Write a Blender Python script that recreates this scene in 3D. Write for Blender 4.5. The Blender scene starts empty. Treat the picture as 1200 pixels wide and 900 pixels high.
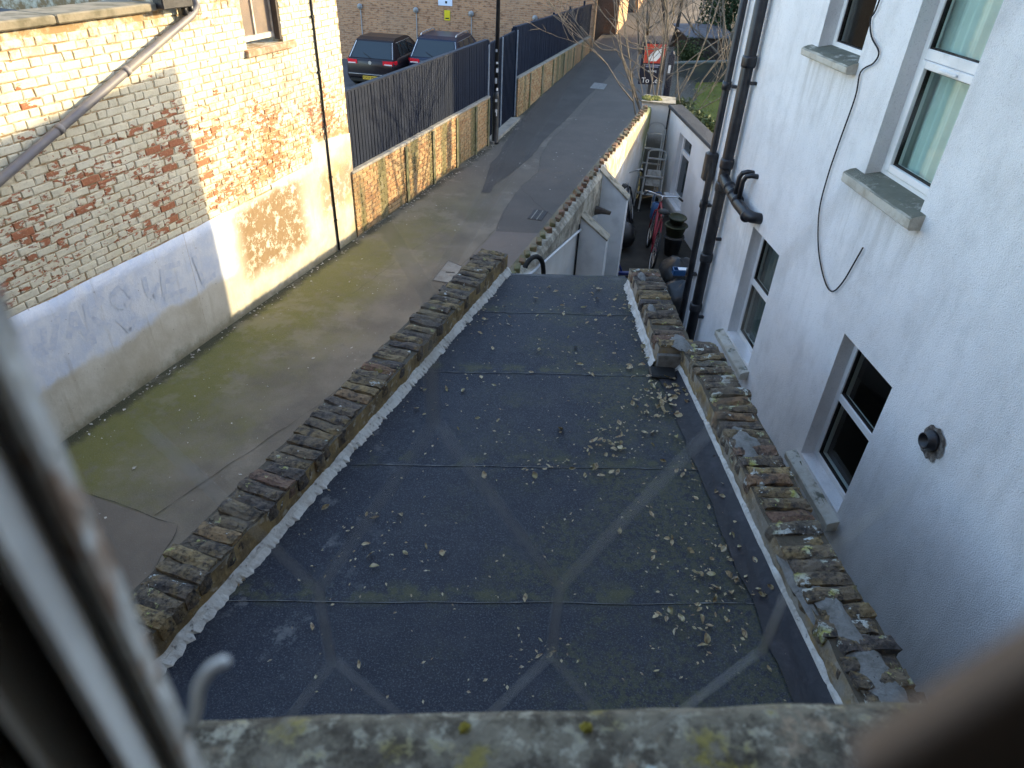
import bpy, math, random
from math import sin, cos, pi, radians, atan2, sqrt, hypot, floor
from mathutils import Vector, Matrix, noise as mnoise

random.seed(7)
rnd = random.Random(7)
S = bpy.context.scene
C = S.collection

# ------------------------------------------------------------------ camera
CAMZ = 4.7
cam = bpy.data.cameras.new("camera")
camo = bpy.data.objects.new("camera", cam)
C.objects.link(camo)
RC = ((0.998891678, 0.047068194, 0.0),
      (0.026853948, -0.569900455, 0.821274824),
      (0.038655923, -0.820364587, -0.570532789))      # world = RC @ (right, down, forward)
m = Matrix(((RC[0][0], -RC[0][1], -RC[0][2], 0.0),
            (RC[1][0], -RC[1][1], -RC[1][2], 0.0),
            (RC[2][0], -RC[2][1], -RC[2][2], CAMZ),
            (0, 0, 0, 1)))
camo.matrix_world = m
FPX = 797.0
cam.sensor_width = 36.0
cam.lens = FPX / 1200 * 36
cam.clip_start = 0.005
cam.clip_end = 2000
cam.dof.use_dof = True
cam.dof.focus_distance = 6.0
cam.dof.aperture_fstop = (cam.lens / 1000) / 0.0030
S.camera = camo

def project(p):
    """pixel (1200x900) and depth of a world point: only used to rank pieces by size"""
    x, y, z = p[0], p[1], p[2] - CAMZ
    c = [RC[0][i] * x + RC[1][i] * y + RC[2][i] * z for i in range(3)]
    if c[2] < 0.05:
        return None
    return 600 + FPX * c[0] / c[2], 450 + FPX * c[1] / c[2], c[2]

# ------------------------------------------------------------------ light
SUN_EL = radians(17.3)
SUN_AZ = atan2(0.92, 0.39)                     # clockwise from +Y
sun_dir = Vector((sin(SUN_AZ) * cos(SUN_EL), cos(SUN_AZ) * cos(SUN_EL), sin(SUN_EL)))
sl = bpy.data.lights.new("sun", 'SUN')
sl.energy = 2.0
sl.angle = radians(0.5)
sl.color = (1.0, 0.81, 0.49)
so = bpy.data.objects.new("sun", sl)
so.rotation_euler = (-sun_dir).to_track_quat('-Z', 'Y').to_euler()
C.objects.link(so)
W = bpy.data.worlds.new("World")
S.world = W
W.use_nodes = True
nt = W.node_tree
bg = nt.nodes["Background"]
sky = nt.nodes.new("ShaderNodeTexSky")
sky.sky_type = 'NISHITA'
sky.sun_disc = False
sky.sun_elevation = SUN_EL
sky.sun_rotation = SUN_AZ
nt.links.new(sky.outputs[0], bg.inputs[0])
bg.inputs[1].default_value = 0.15
S.view_settings.view_transform = 'Standard'
S.view_settings.look = 'None'
S.view_settings.exposure = 2.35
S.view_settings.gamma = 1
S.cycles.max_bounces = 8
S.cycles.use_denoising = True

# ------------------------------------------------------------------ materials
class NM:
    def __init__(s, name):
        s.m = bpy.data.materials.new(name)
        s.m.use_nodes = True
        s.t = s.m.node_tree
        s.b = s.t.nodes["Principled BSDF"]
        s._pos = None
    def n(s, kind, **kw):
        o = s.t.nodes.new(kind)
        for k, v in kw.items():
            setattr(o, k, v)
        return o
    def l(s, a, b):
        s.t.links.new(a, b)
    def setin(s, sock, v):
        if hasattr(v, 'is_linked') or hasattr(v, 'links'):
            s.l(v, sock)
        elif isinstance(v, (tuple, list)):
            sock.default_value = tuple(v) if len(v) != 3 or sock.type != 'RGBA' else (*v, 1)
        else:
            sock.default_value = v
    @property
    def pos(s):
        if s._pos is None:
            s._pos = s.n("ShaderNodeNewGeometry").outputs["Position"]
        return s._pos
    def obj(s):
        return s.n("ShaderNodeTexCoord").outputs["Object"]
    def local(s, loc, rotz):
        a = s.n("ShaderNodeVectorMath", operation='SUBTRACT')
        s.l(s.pos, a.inputs[0]); a.inputs[1].default_value = loc
        r = s.n("ShaderNodeVectorRotate", rotation_type='Z_AXIS')
        s.l(a.outputs[0], r.inputs[0]); r.inputs["Angle"].default_value = -rotz
        return r.outputs[0]
    def scale(s, v, sc):
        a = s.n("ShaderNodeVectorMath", operation='MULTIPLY')
        s.l(v, a.inputs[0]); a.inputs[1].default_value = sc
        return a.outputs[0]
    def noise(s, scale, detail=4, rough=.55, vec=None, dist=0.0, col=False):
        o = s.n("ShaderNodeTexNoise")
        s.l(vec if vec is not None else s.pos, o.inputs["Vector"])
        o.inputs["Scale"].default_value = scale
        o.inputs["Detail"].default_value = detail
        o.inputs["Roughness"].default_value = rough
        o.inputs["Distortion"].default_value = dist
        return o.outputs["Color" if col else 0]
    def voro(s, scale, vec=None, feature='F1', out=0):
        o = s.n("ShaderNodeTexVoronoi", feature=feature)
        s.l(vec if vec is not None else s.pos, o.inputs["Vector"])
        o.inputs["Scale"].default_value = scale
        return o.outputs[out]
    def ramp(s, v, lo, hi, smooth=True):
        o = s.n("ShaderNodeMapRange", interpolation_type='SMOOTHSTEP' if smooth else 'LINEAR')
        s.setin(o.inputs[0], v)
        o.inputs[1].default_value = lo; o.inputs[2].default_value = hi
        if lo > hi:
            o.inputs[1].default_value = hi; o.inputs[2].default_value = lo
            o.inputs[3].default_value = 1; o.inputs[4].default_value = 0
        return o.outputs[0]
    def math(s, op, a, b=0.0):
        o = s.n("ShaderNodeMath", operation=op)
        s.setin(o.inputs[0], a); s.setin(o.inputs[1], b)
        return o.outputs[0]
    def mul(s, *a):
        r = a[0]
        for x in a[1:]:
            r = s.math('MULTIPLY', r, x)
        return r
    def mix(s, f, a, b, mode='MIX'):
        o = s.n("ShaderNodeMix", data_type='RGBA', blend_type=mode)
        s.setin(o.inputs[0], f); s.setin(o.inputs[6], a); s.setin(o.inputs[7], b)
        return o.outputs[2]
    def sep(s, v):
        o = s.n("ShaderNodeSeparateXYZ"); s.l(v, o.inputs[0]); return o.outputs
    def rand(s):
        return s.n("ShaderNodeObjectInfo").outputs["Random"]
    def cramp(s, f, stops, interp='LINEAR'):
        o = s.n("ShaderNodeValToRGB")
        s.setin(o.inputs[0], f)
        e = o.color_ramp.elements
        o.color_ramp.interpolation = interp
        while len(e) > 1: e.remove(e[-1])
        e[0].position = stops[0][0]; e[0].color = (*stops[0][1], 1)
        for p, c in stops[1:]:
            x = e.new(p); x.color = (*c, 1)
        return o.outputs[0]
    def bump(s, h, strength=.5, dist=.01, prev=None):
        o = s.n("ShaderNodeBump")
        s.l(h, o.inputs["Height"])
        o.inputs["Strength"].default_value = strength
        o.inputs["Distance"].default_value = dist
        if prev is not None: s.l(prev, o.inputs["Normal"])
        return o.outputs[0]
    def out(s, col, rough=.8, normal=None, metal=0.0, spec=.3):
        s.setin(s.b.inputs["Base Color"], col)
        s.setin(s.b.inputs["Roughness"], rough)
        s.setin(s.b.inputs["Metallic"], metal)
        s.b.inputs["Specular IOR Level"].default_value = spec
        if normal is not None: s.l(normal, s.b.inputs["Normal"])
        return s.m

def simple(name, col, rough=.6, col2=None, scale=8, bump=0.0, bscale=60, metal=0.0, spec=.3, lo=.4, hi=.7):
    q = NM(name)
    c = col
    if col2 is not None:
        c = q.mix(q.ramp(q.noise(scale, 6), lo, hi), col, col2)
    nrm = q.bump(q.noise(bscale, 5), bump, .006) if bump else None
    return q.out(c, rough, nrm, metal, spec)

# frames of the two long walls
LB = (-4.638, 5.368, 0.0)
LDX, LDY = 0.3141, 0.9494
LROT = atan2(LDY, LDX)
HB = (2.7, 0.0, 0.0)
HROT = atan2(0.9973, -0.0731)
YB = (-0.378, 5.2, 0.0)
YROT = atan2(1.0, 0.312)

M = {}
def mk_painted_brick(name, peel_amt, mortar=False):
    q = NM(name)
    v = q.local(LB, LROT)
    x, y, z = q.sep(v)
    r = q.rand()
    paint = q.mix(q.ramp(q.noise(3.1, 5), .3, .7), (.62, .575, .435), (.69, .645, .51))
    paint = q.mix(q.ramp(q.noise(9, 6, .7), .5, .78), paint, (.48, .42, .30))
    paint = q.mix(q.mul(q.ramp(q.noise(24, 5, .7), .55, .75), .7), paint, (.40, .33, .22))
    brick = q.mix(q.noise(14, 5), (.42, .15, .07), (.30, .13, .075))
    brick = q.mix(q.ramp(q.noise(40, 4), .5, .8), brick, (.5, .27, .15))
    # where the paint has come away: broad bias along the wall, broken up by finer noise and by whole bricks
    big = q.noise(.9, 3)
    zb = q.mul(q.ramp(z, 3.2, 2.2), q.ramp(z, 1.35, 1.7))
    zone = q.math('ADD', q.math('MULTIPLY', big, .55), q.math('MULTIPLY', zb, .16))
    fine = q.noise(11, 5, .65, vec=q.scale(v, (.7, 1, 1.7)))
    tot = q.math('ADD', zone, q.math('MULTIPLY', fine, .75))
    if not mortar:
        tot = q.math('ADD', tot, q.math('MULTIPLY', q.ramp(r, .55, 1.0, False), .16))
    peel = q.ramp(tot, .862 - peel_amt, .90 - peel_amt)
    col = q.mix(peel, paint, brick)
    # brown grime low on the far half and under the coping
    gr = q.mul(q.ramp(q.noise(6, 6, .75), .44, .62), q.math('MAXIMUM', q.mul(q.ramp(x, 2.4, 3.6), q.ramp(z, 3.5, 2.2)), q.mul(q.ramp(z, 3.40, 3.66), 1.0)))
    col = q.mix(q.mul(gr, .85), col, (.36, .22, .10))
    if mortar:
        col = q.mix(q.ramp(q.noise(7, 5, .7), .34, .58), col, (.30, .20, .10))
    h = q.math('ADD', q.math('MULTIPLY', q.noise(45, 6, .7), 1.0), q.math('MULTIPLY', peel, -.55))
    return q.out(col, .85, q.bump(h, .7, .006))
M['pbrick'] = mk_painted_brick("painted_brick", .0)
M['pmortar'] = mk_painted_brick("painted_mortar", -.03, True)

def mk_left_render():
    q = NM("painted_render")
    v = q.local(LB, LROT)
    x, y, z = q.sep(v)
    base = q.mix(q.ramp(q.noise(2.2, 5), .3, .7), (.62, .59, .51), (.47, .43, .34))
    # a bluish-white overpainted band
    n1 = q.math('ADD', q.math('MULTIPLY', q.noise(2.5, 4), .35), -.17)
    zz = q.math('ADD', z, n1)
    band = q.mul(q.ramp(zz, .60, .72), q.ramp(q.math('ADD', x, n1), 3.05, 2.85))
    base = q.mix(band, base, q.mix(q.ramp(q.noise(5, 5), .35, .7), (.72, .745, .79), (.58, .64, .75)))
    # exposed brown render where the paint is gone
    st = q.mul(q.ramp(x, 2.95, 3.25), q.ramp(x, 4.75, 4.35), q.ramp(zz, .30, .55), q.ramp(zz, 1.48, 1.34))
    st2 = q.mul(q.ramp(x, 4.9, 5.1), q.ramp(z, .5, .8), q.ramp(z, 1.5, 1.2), .75)
    fine = q.noise(9, 7, .75)
    bm = q.mul(q.math('MAXIMUM', st, st2), q.ramp(fine, .40, .50))
    base = q.mix(q.mul(bm, .95), base, q.mix(q.noise(22, 4), (.17, .105, .05), (.30, .20, .105)))
    yel = q.mul(q.ramp(x, 4.2, 5.2), q.ramp(q.noise(3, 5), .4, .7), .6)
    base = q.mix(yel, base, (.50, .37, .18))
    # dirt and algae at the foot of the wall, streaks
    foot = q.ramp(q.math('ADD', z, q.math('MULTIPLY', q.noise(4, 5, .7), .35)), .36, .14)
    base = q.mix(q.mul(foot, .8), base, (.16, .15, .08))
    strk = q.mul(q.ramp(q.noise(6, 4, .6, vec=q.scale(v, (1.6, 1, .15))), .55, .75), .35)
    base = q.mix(strk, base, (.36, .31, .22))
    chips = q.ramp(q.noise(30, 3), .70, .74)
    base = q.mix(q.mul(chips, .7), base, (.14, .13, .13))
    h = q.math('ADD', q.noise(18, 7, .7), q.math('MULTIPLY', bm, -.6))
    return q.out(base, .85, q.bump(h, .5, .01))
M['lrender'] = mk_left_render()

def mk_graffiti():
    q = NM("faded_blue_paint")
    f = q.ramp(q.noise(11, 6, .75), .36, .62)
    col = q.mix(f, (.525, .585, .70), (.66, .69, .75))
    return q.out(col, .8, q.bump(q.noise(18, 7, .7), .15, .01))
M['graffiti'] = mk_graffiti()

def mk_old_brick(name, dark=0.0):
    q = NM(name)
    r = q.rand()
    col = q.cramp(r, [(0, (.11, .09, .08)), (.2, (.19, .145, .095)), (.38, (.085, .075, .076)), (.52, (.26, .185, .09)),
                      (.66, (.145, .115, .085)), (.8, (.30, .22, .11)), (.92, (.20, .105, .07)), (1, (.14, .125, .10))])
    vv = q.n("ShaderNodeVectorMath", operation='ADD')
    q.l(q.pos, vv.inputs[0])
    cb = q.n("ShaderNodeCombineXYZ"); q.l(q.math('MULTIPLY', r, 31.0), cb.inputs[0]); q.l(cb.outputs[0], vv.inputs[1])
    P = vv.outputs[0]
    col = q.mix(q.ramp(q.noise(16, 6, .7, vec=P), .42, .66), col, (.045, .04, .04))
    col = q.mix(q.mul(q.ramp(q.noise(11, 5, .65, vec=P), .52, .72), .75), col, (.27, .19, .085))
    lich = q.ramp(q.math('ADD', q.noise(13, 6, .7, vec=q.pos), q.math('MULTIPLY', q.ramp(q.sep(q.pos)[0], .8, 1.4), .055)), .618, .655)
    lc = q.cramp(q.noise(3.0, 2), [(0, (.45, .47, .45)), (.45, (.50, .52, .50)), (.52, (.34, .33, .08)), (.58, (.48, .50, .46)), (1, (.55, .56, .52))])
    col = q.mix(lich, col, lc)
    ymoss = q.mul(q.ramp(q.noise(7, 6, .7), .60, .68), q.ramp(q.noise(1.2, 2), .45, .6), .8)
    col = q.mix(ymoss, col, (.22, .20, .05))
    pit = q.ramp(q.noise(70, 5, .8, vec=P), .52, .68)
    col = q.mix(q.mul(pit, .75), col, (.022, .020, .020))
    lay = q.ramp(q.noise(30, 5, .7, vec=q.scale(P, (.6, 2.2, 2.2))), .55, .70)
    col = q.mix(q.mul(lay, .5), col, (.30, .23, .13))
    h = q.math('ADD', q.noise(55, 6, .75, vec=P), q.math('MULTIPLY', pit, -.5))
    return q.out(col, .9, q.bump(h, 1.0, .011))
M['oldbrick'] = mk_old_brick("weathered_brick")

def mk_parapet_body():
    q = NM("parapet_mortar")
    col = q.mix(q.ramp(q.noise(9, 6, .7), .35, .65), (.30, .215, .10), (.15, .11, .065))
    col = q.mix(q.ramp(q.noise(20, 4), .55, .7), col, (.38, .34, .27))
    col = q.mix(q.mul(q.ramp(q.sep(q.pos)[0], .5, .9), q.ramp(q.noise(6, 5), .35, .6), .8), col, (.27, .26, .235))
    g = q.n("ShaderNodeNewGeometry")
    nz = q.sep(g.outputs["Normal"])[2]
    col = q.mix(q.ramp(nz, .4, .8), col, q.mix(q.noise(25, 4), (.05, .042, .034), (.12, .10, .07)))
    return q.out(col, .9, q.bump(q.noise(40, 6, .7), .9, .012))
M['parapet'] = mk_parapet_body()

def mk_fillet():
    q = NM("cement_fillet")
    col = q.mix(q.ramp(q.noise(9, 5, .7), .4, .7), (.56, .55, .52), (.38, .36, .33))
    col = q.mix(q.ramp(q.noise(30, 4), .6, .75), col, (.18, .17, .16))
    return q.out(col, .85, q.bump(q.noise(30, 6, .7), .8, .012))
M['fillet'] = mk_fillet()

def mk_cement():
    q = NM("grey_cement_patch")
    col = q.mix(q.ramp(q.noise(14, 6, .7), .4, .7), (.20, .20, .195), (.11, .108, .10))
    col = q.mix(q.ramp(q.noise(40, 3), .68, .72), col, (.05, .05, .05))
    return q.out(col, .9, q.bump(q.noise(35, 6, .7), 1.0, .012))
M['cement'] = mk_cement()

def mk_felt(name, smooth=False):
    q = NM(name)
    x, y, z = q.sep(q.pos)
    base = q.mix(q.ramp(q.noise(1.4, 5), .35, .65), (.015, .019, .031), (.022, .026, .038))
    if not smooth:
        sp = q.ramp(q.noise(135, 3, .85), .52, .63)
        base = q.mix(q.mul(sp, .8), base, (.10, .106, .12))
        base = q.mix(q.mul(q.ramp(q.noise(6, 6, .75), .46, .66), .30), base, (.058, .061, .068))
        base = q.mix(q.mul(q.ramp(q.noise(75, 3, .8), .48, .68), .6), base, (.015, .017, .024))
        base = q.mix(q.mul(q.ramp(q.voro(95, out=0), .2, .05), .35), base, (.20, .22, .25))
        # algae: more to the right and along the laps
        lap = None
        for yy in (4.655, 3.82, 2.89, 1.985):
            d = q.ramp(q.math('ABSOLUTE', q.math('SUBTRACT', q.math('SUBTRACT', y, q.math('MULTIPLY', x, .05)), yy)), .10, .0)
            lap = d if lap is None else q.math('MAXIMUM', lap, d)
        mo = q.mul(q.ramp(q.math('ADD', q.noise(2.2, 6, .7), q.math('MULTIPLY', q.ramp(x, -.3, 1.0), .16)),   .50, .70), .65)
        mo2 = q.mul(lap, q.ramp(q.noise(5, 5, .7), .48, .62), .8)
        ma = q.math('MAXIMUM', q.mul(mo, q.ramp(q.noise(45, 4, .7), .38, .6), q.ramp(x, -.75, .35)), mo2)
        base = q.mix(q.mul(ma, .65), base, (.10, .10, .034))
        base = q.mix(q.mul(q.ramp(q.noise(3.3, 6, .78), .56, .66), q.ramp(x, -.45, -.9), .6), base, (.17, .17, .17))
        # silt and dust washed along
        base = q.mix(q.mul(q.ramp(q.noise(1.1, 6, .6, vec=q.scale(q.pos, (1, .6, 1))), .52, .72), .28), base, (.10, .097, .093))
        h = q.noise(170, 3, .8)
        n = q.bump(h, .9, .004)
        n = q.bump(q.noise(5, 4), .25, .03, n)
        return q.out(base, .75, n, spec=.35)
    base = q.mix(q.ramp(q.noise(6, 5, .7), .5, .75), (.017, .016, .020), (.048, .042, .050))
    return q.out(base, .55, q.bump(q.noise(14, 5), .4, .02), spec=.4)
M['felt'] = mk_felt("mineral_felt")
M['feltsmooth'] = mk_felt("smooth_felt", True)

def mk_house_render():
    q = NM("white_pebble_render")
    v = q.local(HB, HROT)
    x, y, z = q.sep(v)
    col = q.mix(q.ramp(q.noise(1.6, 5), .3, .7), (.86, .86, .87), (.78, .78, .79))
    grey = q.mul(q.ramp(q.noise(3.4, 6, .7, vec=q.scale(v, (1.2, 1, .7))), .45, .7), .38)
    col = q.mix(grey, col, (.55, .55, .55))
    strk = q.mul(q.ramp(q.noise(5, 4, .6, vec=q.scale(v, (1.5, 1, .18))), .52, .72), .20)
    col = q.mix(strk, col, (.48, .48, .47))
    runs = None
    for (a, b, zt) in ((3.97, 4.87, 3.24), (5.26, 6.06, 3.87), (3.58, 4.40, 1.06), (5.56, 6.40, 1.06), (6.15, 6.6, 2.40)):
        k = q.mul(q.ramp(x, a - .05, a + .05), q.ramp(x, b + .05, b - .05), q.ramp(z, zt - .85, zt), q.ramp(z, zt + .02, zt))
        runs = k if runs is None else q.math('MAXIMUM', runs, k)
    rn = q.ramp(q.noise(9, 4, .6, vec=q.scale(v, (1.6, 1, .10))), .42, .66)
    col = q.mix(q.mul(runs, rn, .35), col, (.33, .31, .27))
    blot = q.mul(q.ramp(q.noise(2.1, 6, .75), .50, .68), .22)
    col = q.mix(blot, col, (.55, .54, .53))
    pits = q.ramp(q.noise(95, 3, .6), .56, .74)
    col = q.mix(q.mul(pits, .42), col, (.30, .30, .31))
    h = q.math('ADD', q.noise(120, 4, .7), q.math('MULTIPLY', q.voro(130), .5))
    n = q.bump(h, .9, .006)
    n = q.bump(q.noise(6, 4), .10, .03, n)
    return q.out(col, .85, n)
M['hrender'] = mk_house_render()
M['reveal'] = simple("smooth_white_render", (.55, .55, .54), .8, (.42, .42, .41), 5, .3, 40)

def mk_upvc():
    q = NM("white_upvc")
    col = q.mix(q.mul(q.ramp(q.noise(9, 6, .7), .55, .75), .5), (.80, .80, .80), (.50, .49, .45))
    return q.out(col, .35, None, spec=.5)
M['upvc'] = mk_upvc()

def mk_sill(name, dark=.5):
    q = NM(name)
    g = q.n("ShaderNodeNewGeometry")
    nz = q.sep(g.outputs["Normal"])[2]
    col = q.mix(q.ramp(q.noise(8, 6, .7), .4, .7), (.55, .53, .47), (.40, .36, .29))
    top = q.mul(q.ramp(nz, .5, .9), q.ramp(q.noise(9, 6, .7), .55 - .25 * dark, .68 - .2 * dark))
    col = q.mix(q.mul(top, .92), col, q.mix(q.noise(14, 5), (.07, .075, .055), (.15, .155, .12)))
    return q.out(col, .9, q.bump(q.noise(40, 6, .7), .8, .01))
M['sillold'] = mk_sill("old_stone_sill", 1.1)
M['sillclean'] = mk_sill("painted_stone_sill", .12)

def mk_glass():
    q = NM("window_glass")
    t = q.t
    for nn in list(t.nodes):
        if nn.type == 'BSDF_PRINCIPLED': t.nodes.remove(nn)
    out = [nn for nn in t.nodes if nn.type == 'OUTPUT_MATERIAL'][0]
    tr = t.nodes.new("ShaderNodeBsdfTransparent"); tr.inputs[0].default_value = (.88, .93, .91, 1)
    gl = t.nodes.new("ShaderNodeBsdfGlossy"); gl.inputs["Roughness"].default_value = .015
    fr = t.nodes.new("ShaderNodeFresnel"); fr.inputs[0].default_value = 1.45
    mx = t.nodes.new("ShaderNodeMixShader")
    gg = t.nodes.new("ShaderNodeNewGeometry")
    inv = t.nodes.new("ShaderNodeMath"); inv.operation = 'SUBTRACT'; inv.inputs[0].default_value = 1.0
    t.links.new(gg.outputs["Backfacing"], inv.inputs[1])
    mu = t.nodes.new("ShaderNodeMath"); mu.operation = 'MULTIPLY'
    t.links.new(fr.outputs[0], mu.inputs[0]); t.links.new(inv.outputs[0], mu.inputs[1])
    t.links.new(mu.outputs[0], mx.inputs[0]); t.links.new(tr.outputs[0], mx.inputs[1]); t.links.new(gl.outputs[0], mx.inputs[2])
    t.links.new(mx.outputs[0], out.inputs[0])
    return q.m
M['glass'] = mk_glass()
M['carglass'] = simple("tinted_car_glass", (.02, .03, .035), .06, spec=.8)
M['room'] = simple("dark_room", (.06, .065, .065), .9)
M['curtain'] = simple("pale_curtain", (.66, .76, .74), .9, (.56, .68, .66), 3)
M['netcurtain'] = simple("dim_net_curtain", (.13, .15, .15), .9, (.09, .105, .105), 5)
M['blind'] = simple("beige_blind", (.55, .42, .28), .9, (.48, .36, .24), 6)
M['blackpipe'] = simple("black_pipe", (.012, .012, .016), .42, (.03, .03, .034), 9, .15, 40, spec=.5)
M['blackcable'] = simple("black_cable", (.012, .012, .014), .6)
M['sooty'] = simple("broken_render", (.07, .06, .055), .95, (.22, .20, .18), 30, .9, 60)

def mk_greypipe():
    q = NM("grey_rain_pipe")
    col = q.mix(q.ramp(q.noise(5, 5), .4, .7), (.17, .16, .17), (.25, .22, .19))
    return q.out(col, .45, q.bump(q.noise(60, 3), .1, .004), spec=.45)
M['greypipe'] = mk_greypipe()

def mk_path():
    q = NM("old_asphalt")
    x, y, z = q.sep(q.pos)
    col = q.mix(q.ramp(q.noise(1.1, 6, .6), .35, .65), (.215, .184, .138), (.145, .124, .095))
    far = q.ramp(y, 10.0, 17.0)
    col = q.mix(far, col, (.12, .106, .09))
    d = q.math('MULTIPLY', q.math('SUBTRACT', x, q.math('MULTIPLY_ADD', y, .3308)), .949)   # placeholder, rebuilt below
    mm = q.math('SUBTRACT', q.math('SUBTRACT', x, q.math('MULTIPLY', y, .3308)), -6.413)
    d = q.math('MULTIPLY', mm, .949)
    nz = q.noise(1.5, 6, .7)
    mo = q.mul(q.ramp(q.math('ADD', d, q.math('MULTIPLY', nz, -2.4)), .75, -.75), q.ramp(y, 15.5, 8.5), 1.0)
    mo = q.mul(mo, q.ramp(q.noise(5, 6, .75), .18, .52))
    col = q.mix(q.mul(mo, .88), col, q.mix(q.noise(9, 4), (.125, .13, .024), (.185, .165, .045)))
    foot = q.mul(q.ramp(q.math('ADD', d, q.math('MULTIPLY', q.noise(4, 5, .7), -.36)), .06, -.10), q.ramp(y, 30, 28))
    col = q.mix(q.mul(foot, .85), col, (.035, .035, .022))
    dirt = q.mul(q.ramp(q.noise(2.6, 6, .75), .55, .72), .5)
    col = q.mix(dirt, col, (.13, .118, .10))
    sp = q.ramp(q.noise(95, 4, .8), .52, .70)
    col = q.mix(q.mul(sp, .6), col, (.34, .31, .25))
    col = q.mix(q.mul(q.ramp(q.noise(60, 4, .8), .54, .70), .6), col, (.07, .062, .048))
    col = q.mix(q.mul(q.ramp(q.noise(.8, 6, .7), .52, .60), .30), col, (.30, .26, .20))
    bits = q.mul(q.ramp(q.voro(13), .09, .05), q.ramp(q.noise(1.9, 4), .48, .60))
    col = q.mix(q.mul(bits, .8), col, (.62, .60, .55))
    n = q.bump(q.noise(120, 3, .7), .6, .006)
    n = q.bump(q.noise(3, 4), .2, .03, n)
    return q.out(col, .85, n)
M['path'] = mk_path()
def mk_patch(name, c1, c2):
    q = NM(name)
    col = q.mix(q.ramp(q.noise(1.3, 6, .65), .35, .65), c1, c2)
    col = q.mix(q.mul(q.ramp(q.noise(110, 3, .7), .55, .8), .45), col, (.30, .29, .28))
    bits = q.mul(q.ramp(q.voro(6), .05, .03), q.ramp(q.noise(1.7, 3), .5, .62))
    col = q.mix(q.mul(bits, .7), col, (.42, .41, .39))
    return q.out(col, .8, q.bump(q.noise(110, 3, .7), .6, .006))
M['patchdark'] = mk_patch("newer_asphalt", (.062, .057, .052), (.08, .074, .067))
M['patchmid'] = mk_patch("trench_asphalt", (.125, .107, .09), (.105, .092, .078))
M['carpark'] = mk_patch("car_park_asphalt", (.085, .087, .093), (.11, .11, .115))
M['slab'] = simple("concrete_slab", (.30, .285, .25), .85, (.22, .20, .17), 7, .5, 90)
M['ironcover'] = simple("concrete_cover", (.24, .235, .22), .8, (.18, .175, .165), 12, .4, 90)
M['soil'] = simple("yard_concrete", (.035, .032, .028), .9, (.055, .05, .042), 3, .6, 30)
M['ground'] = simple("ground_earth", (.085, .075, .06), .95, (.11, .10, .08), 1.2, .5, 8)

def mk_fence_brick(name, c=((.44, .25, .11), (.27, .14, .07), (.50, .33, .16), (.36, .25, .14))):
    q = NM(name)
    r = q.rand()
    g = q.ramp(q.noise(7.0, 2, vec=q.scale(q.pos, (1, 1, 3))), .2, .8, False)
    rr = q.math('FRACT', q.math('ADD', q.math('MULTIPLY', g, 1.0), r))
    col = q.cramp(rr, [(0, c[0]), (.3, c[1]), (.55, c[2]), (.8, c[3]), (1, c[0])])
    x, y, z = q.sep(q.pos)
    st = q.ramp(q.noise(1.9, 5, .65, vec=q.scale(q.pos, (1, 1, .12))), .48, .62)
    col = q.mix(q.mul(st, .85), col, (.115, .115, .05))
    wh = q.mul(q.ramp(q.noise(1.9, 5, .7, vec=q.scale(q.pos, (1, 1, .5))), .6, .75), .4)
    col = q.mix(wh, col, (.5, .45, .36))
    return q.out(col, .85, q.bump(q.noise(60, 4, .7), .5, .006))
M['tanbrick'] = mk_fence_brick("tan_brick")
M['tanmortar'] = simple("tan_mortar", (.20, .165, .115), .9, (.10, .095, .055), 3, .4, 50)

def mk_far_brick(name, rotz, c1, c2, mort, loc=(0, 0, 0)):
    q = NM(name)
    v = q.local(loc, rotz)
    x, y, z = q.sep(v)
    cb = q.n("ShaderNodeCombineXYZ"); q.l(q.math('ADD', x, y), cb.inputs[0]); q.l(z, cb.inputs[1])
    b = q.n("ShaderNodeTexBrick")
    q.l(cb.outputs[0], b.inputs["Vector"])
    b.inputs["Scale"].default_value = 1.0
    b.inputs["Brick Width"].default_value = .225
    b.inputs["Row Height"].default_value = .075
    b.inputs["Mortar Size"].default_value = .007
    b.inputs["Color1"].default_value = (*c1, 1); b.inputs["Color2"].default_value = (*c2, 1); b.inputs["Mortar"].default_value = (*mort, 1)
    col = q.mix(q.mul(q.ramp(q.noise(5, 2, vec=q.scale(v, (1, 1, 3))), .54, .62), .75), b.outputs[0], (.15, .075, .045))
    col = q.mix(q.mul(q.ramp(q.noise(.7, 5), .45, .7), .25), col, (.33, .25, .18))
    return q.out(col, .85, q.bump(b.outputs[1], -.4, .008))
M['farbrick'] = mk_far_brick("car_park_brick", radians(-9), (.46, .25, .135), (.33, .175, .10), (.37, .28, .20))
M['farbrick2'] = mk_far_brick("orange_brick", radians(70), (.55, .33, .17), (.46, .26, .13), (.42, .33, .22))
M['darkbrick'] = mk_far_brick("brown_brick", 0, (.12, .075, .05), (.09, .058, .043), (.10, .08, .06))

M['fence'] = simple("dark_blue_paint", (.007, .012, .026), .6, (.010, .016, .033), 4, .15, 60, spec=.15)
M['fenceedge'] = simple("galvanised_edge", (.38, .42, .48), .4, (.28, .31, .36), 10, spec=.5)
M['lamppost'] = simple("black_paint", (.012, .012, .015), .4, (.03, .03, .03), 8, .15, 40, spec=.5)
M['sticker'] = simple("torn_sticker", (.72, .72, .72), .6, (.45, .45, .45), 40)
M['white'] = simple("white_paint", (.74, .75, .76), .6, (.60, .61, .62), 4, .2, 40)
M['whitebright'] = simple("white_sheet", (.80, .80, .80), .5)

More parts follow.
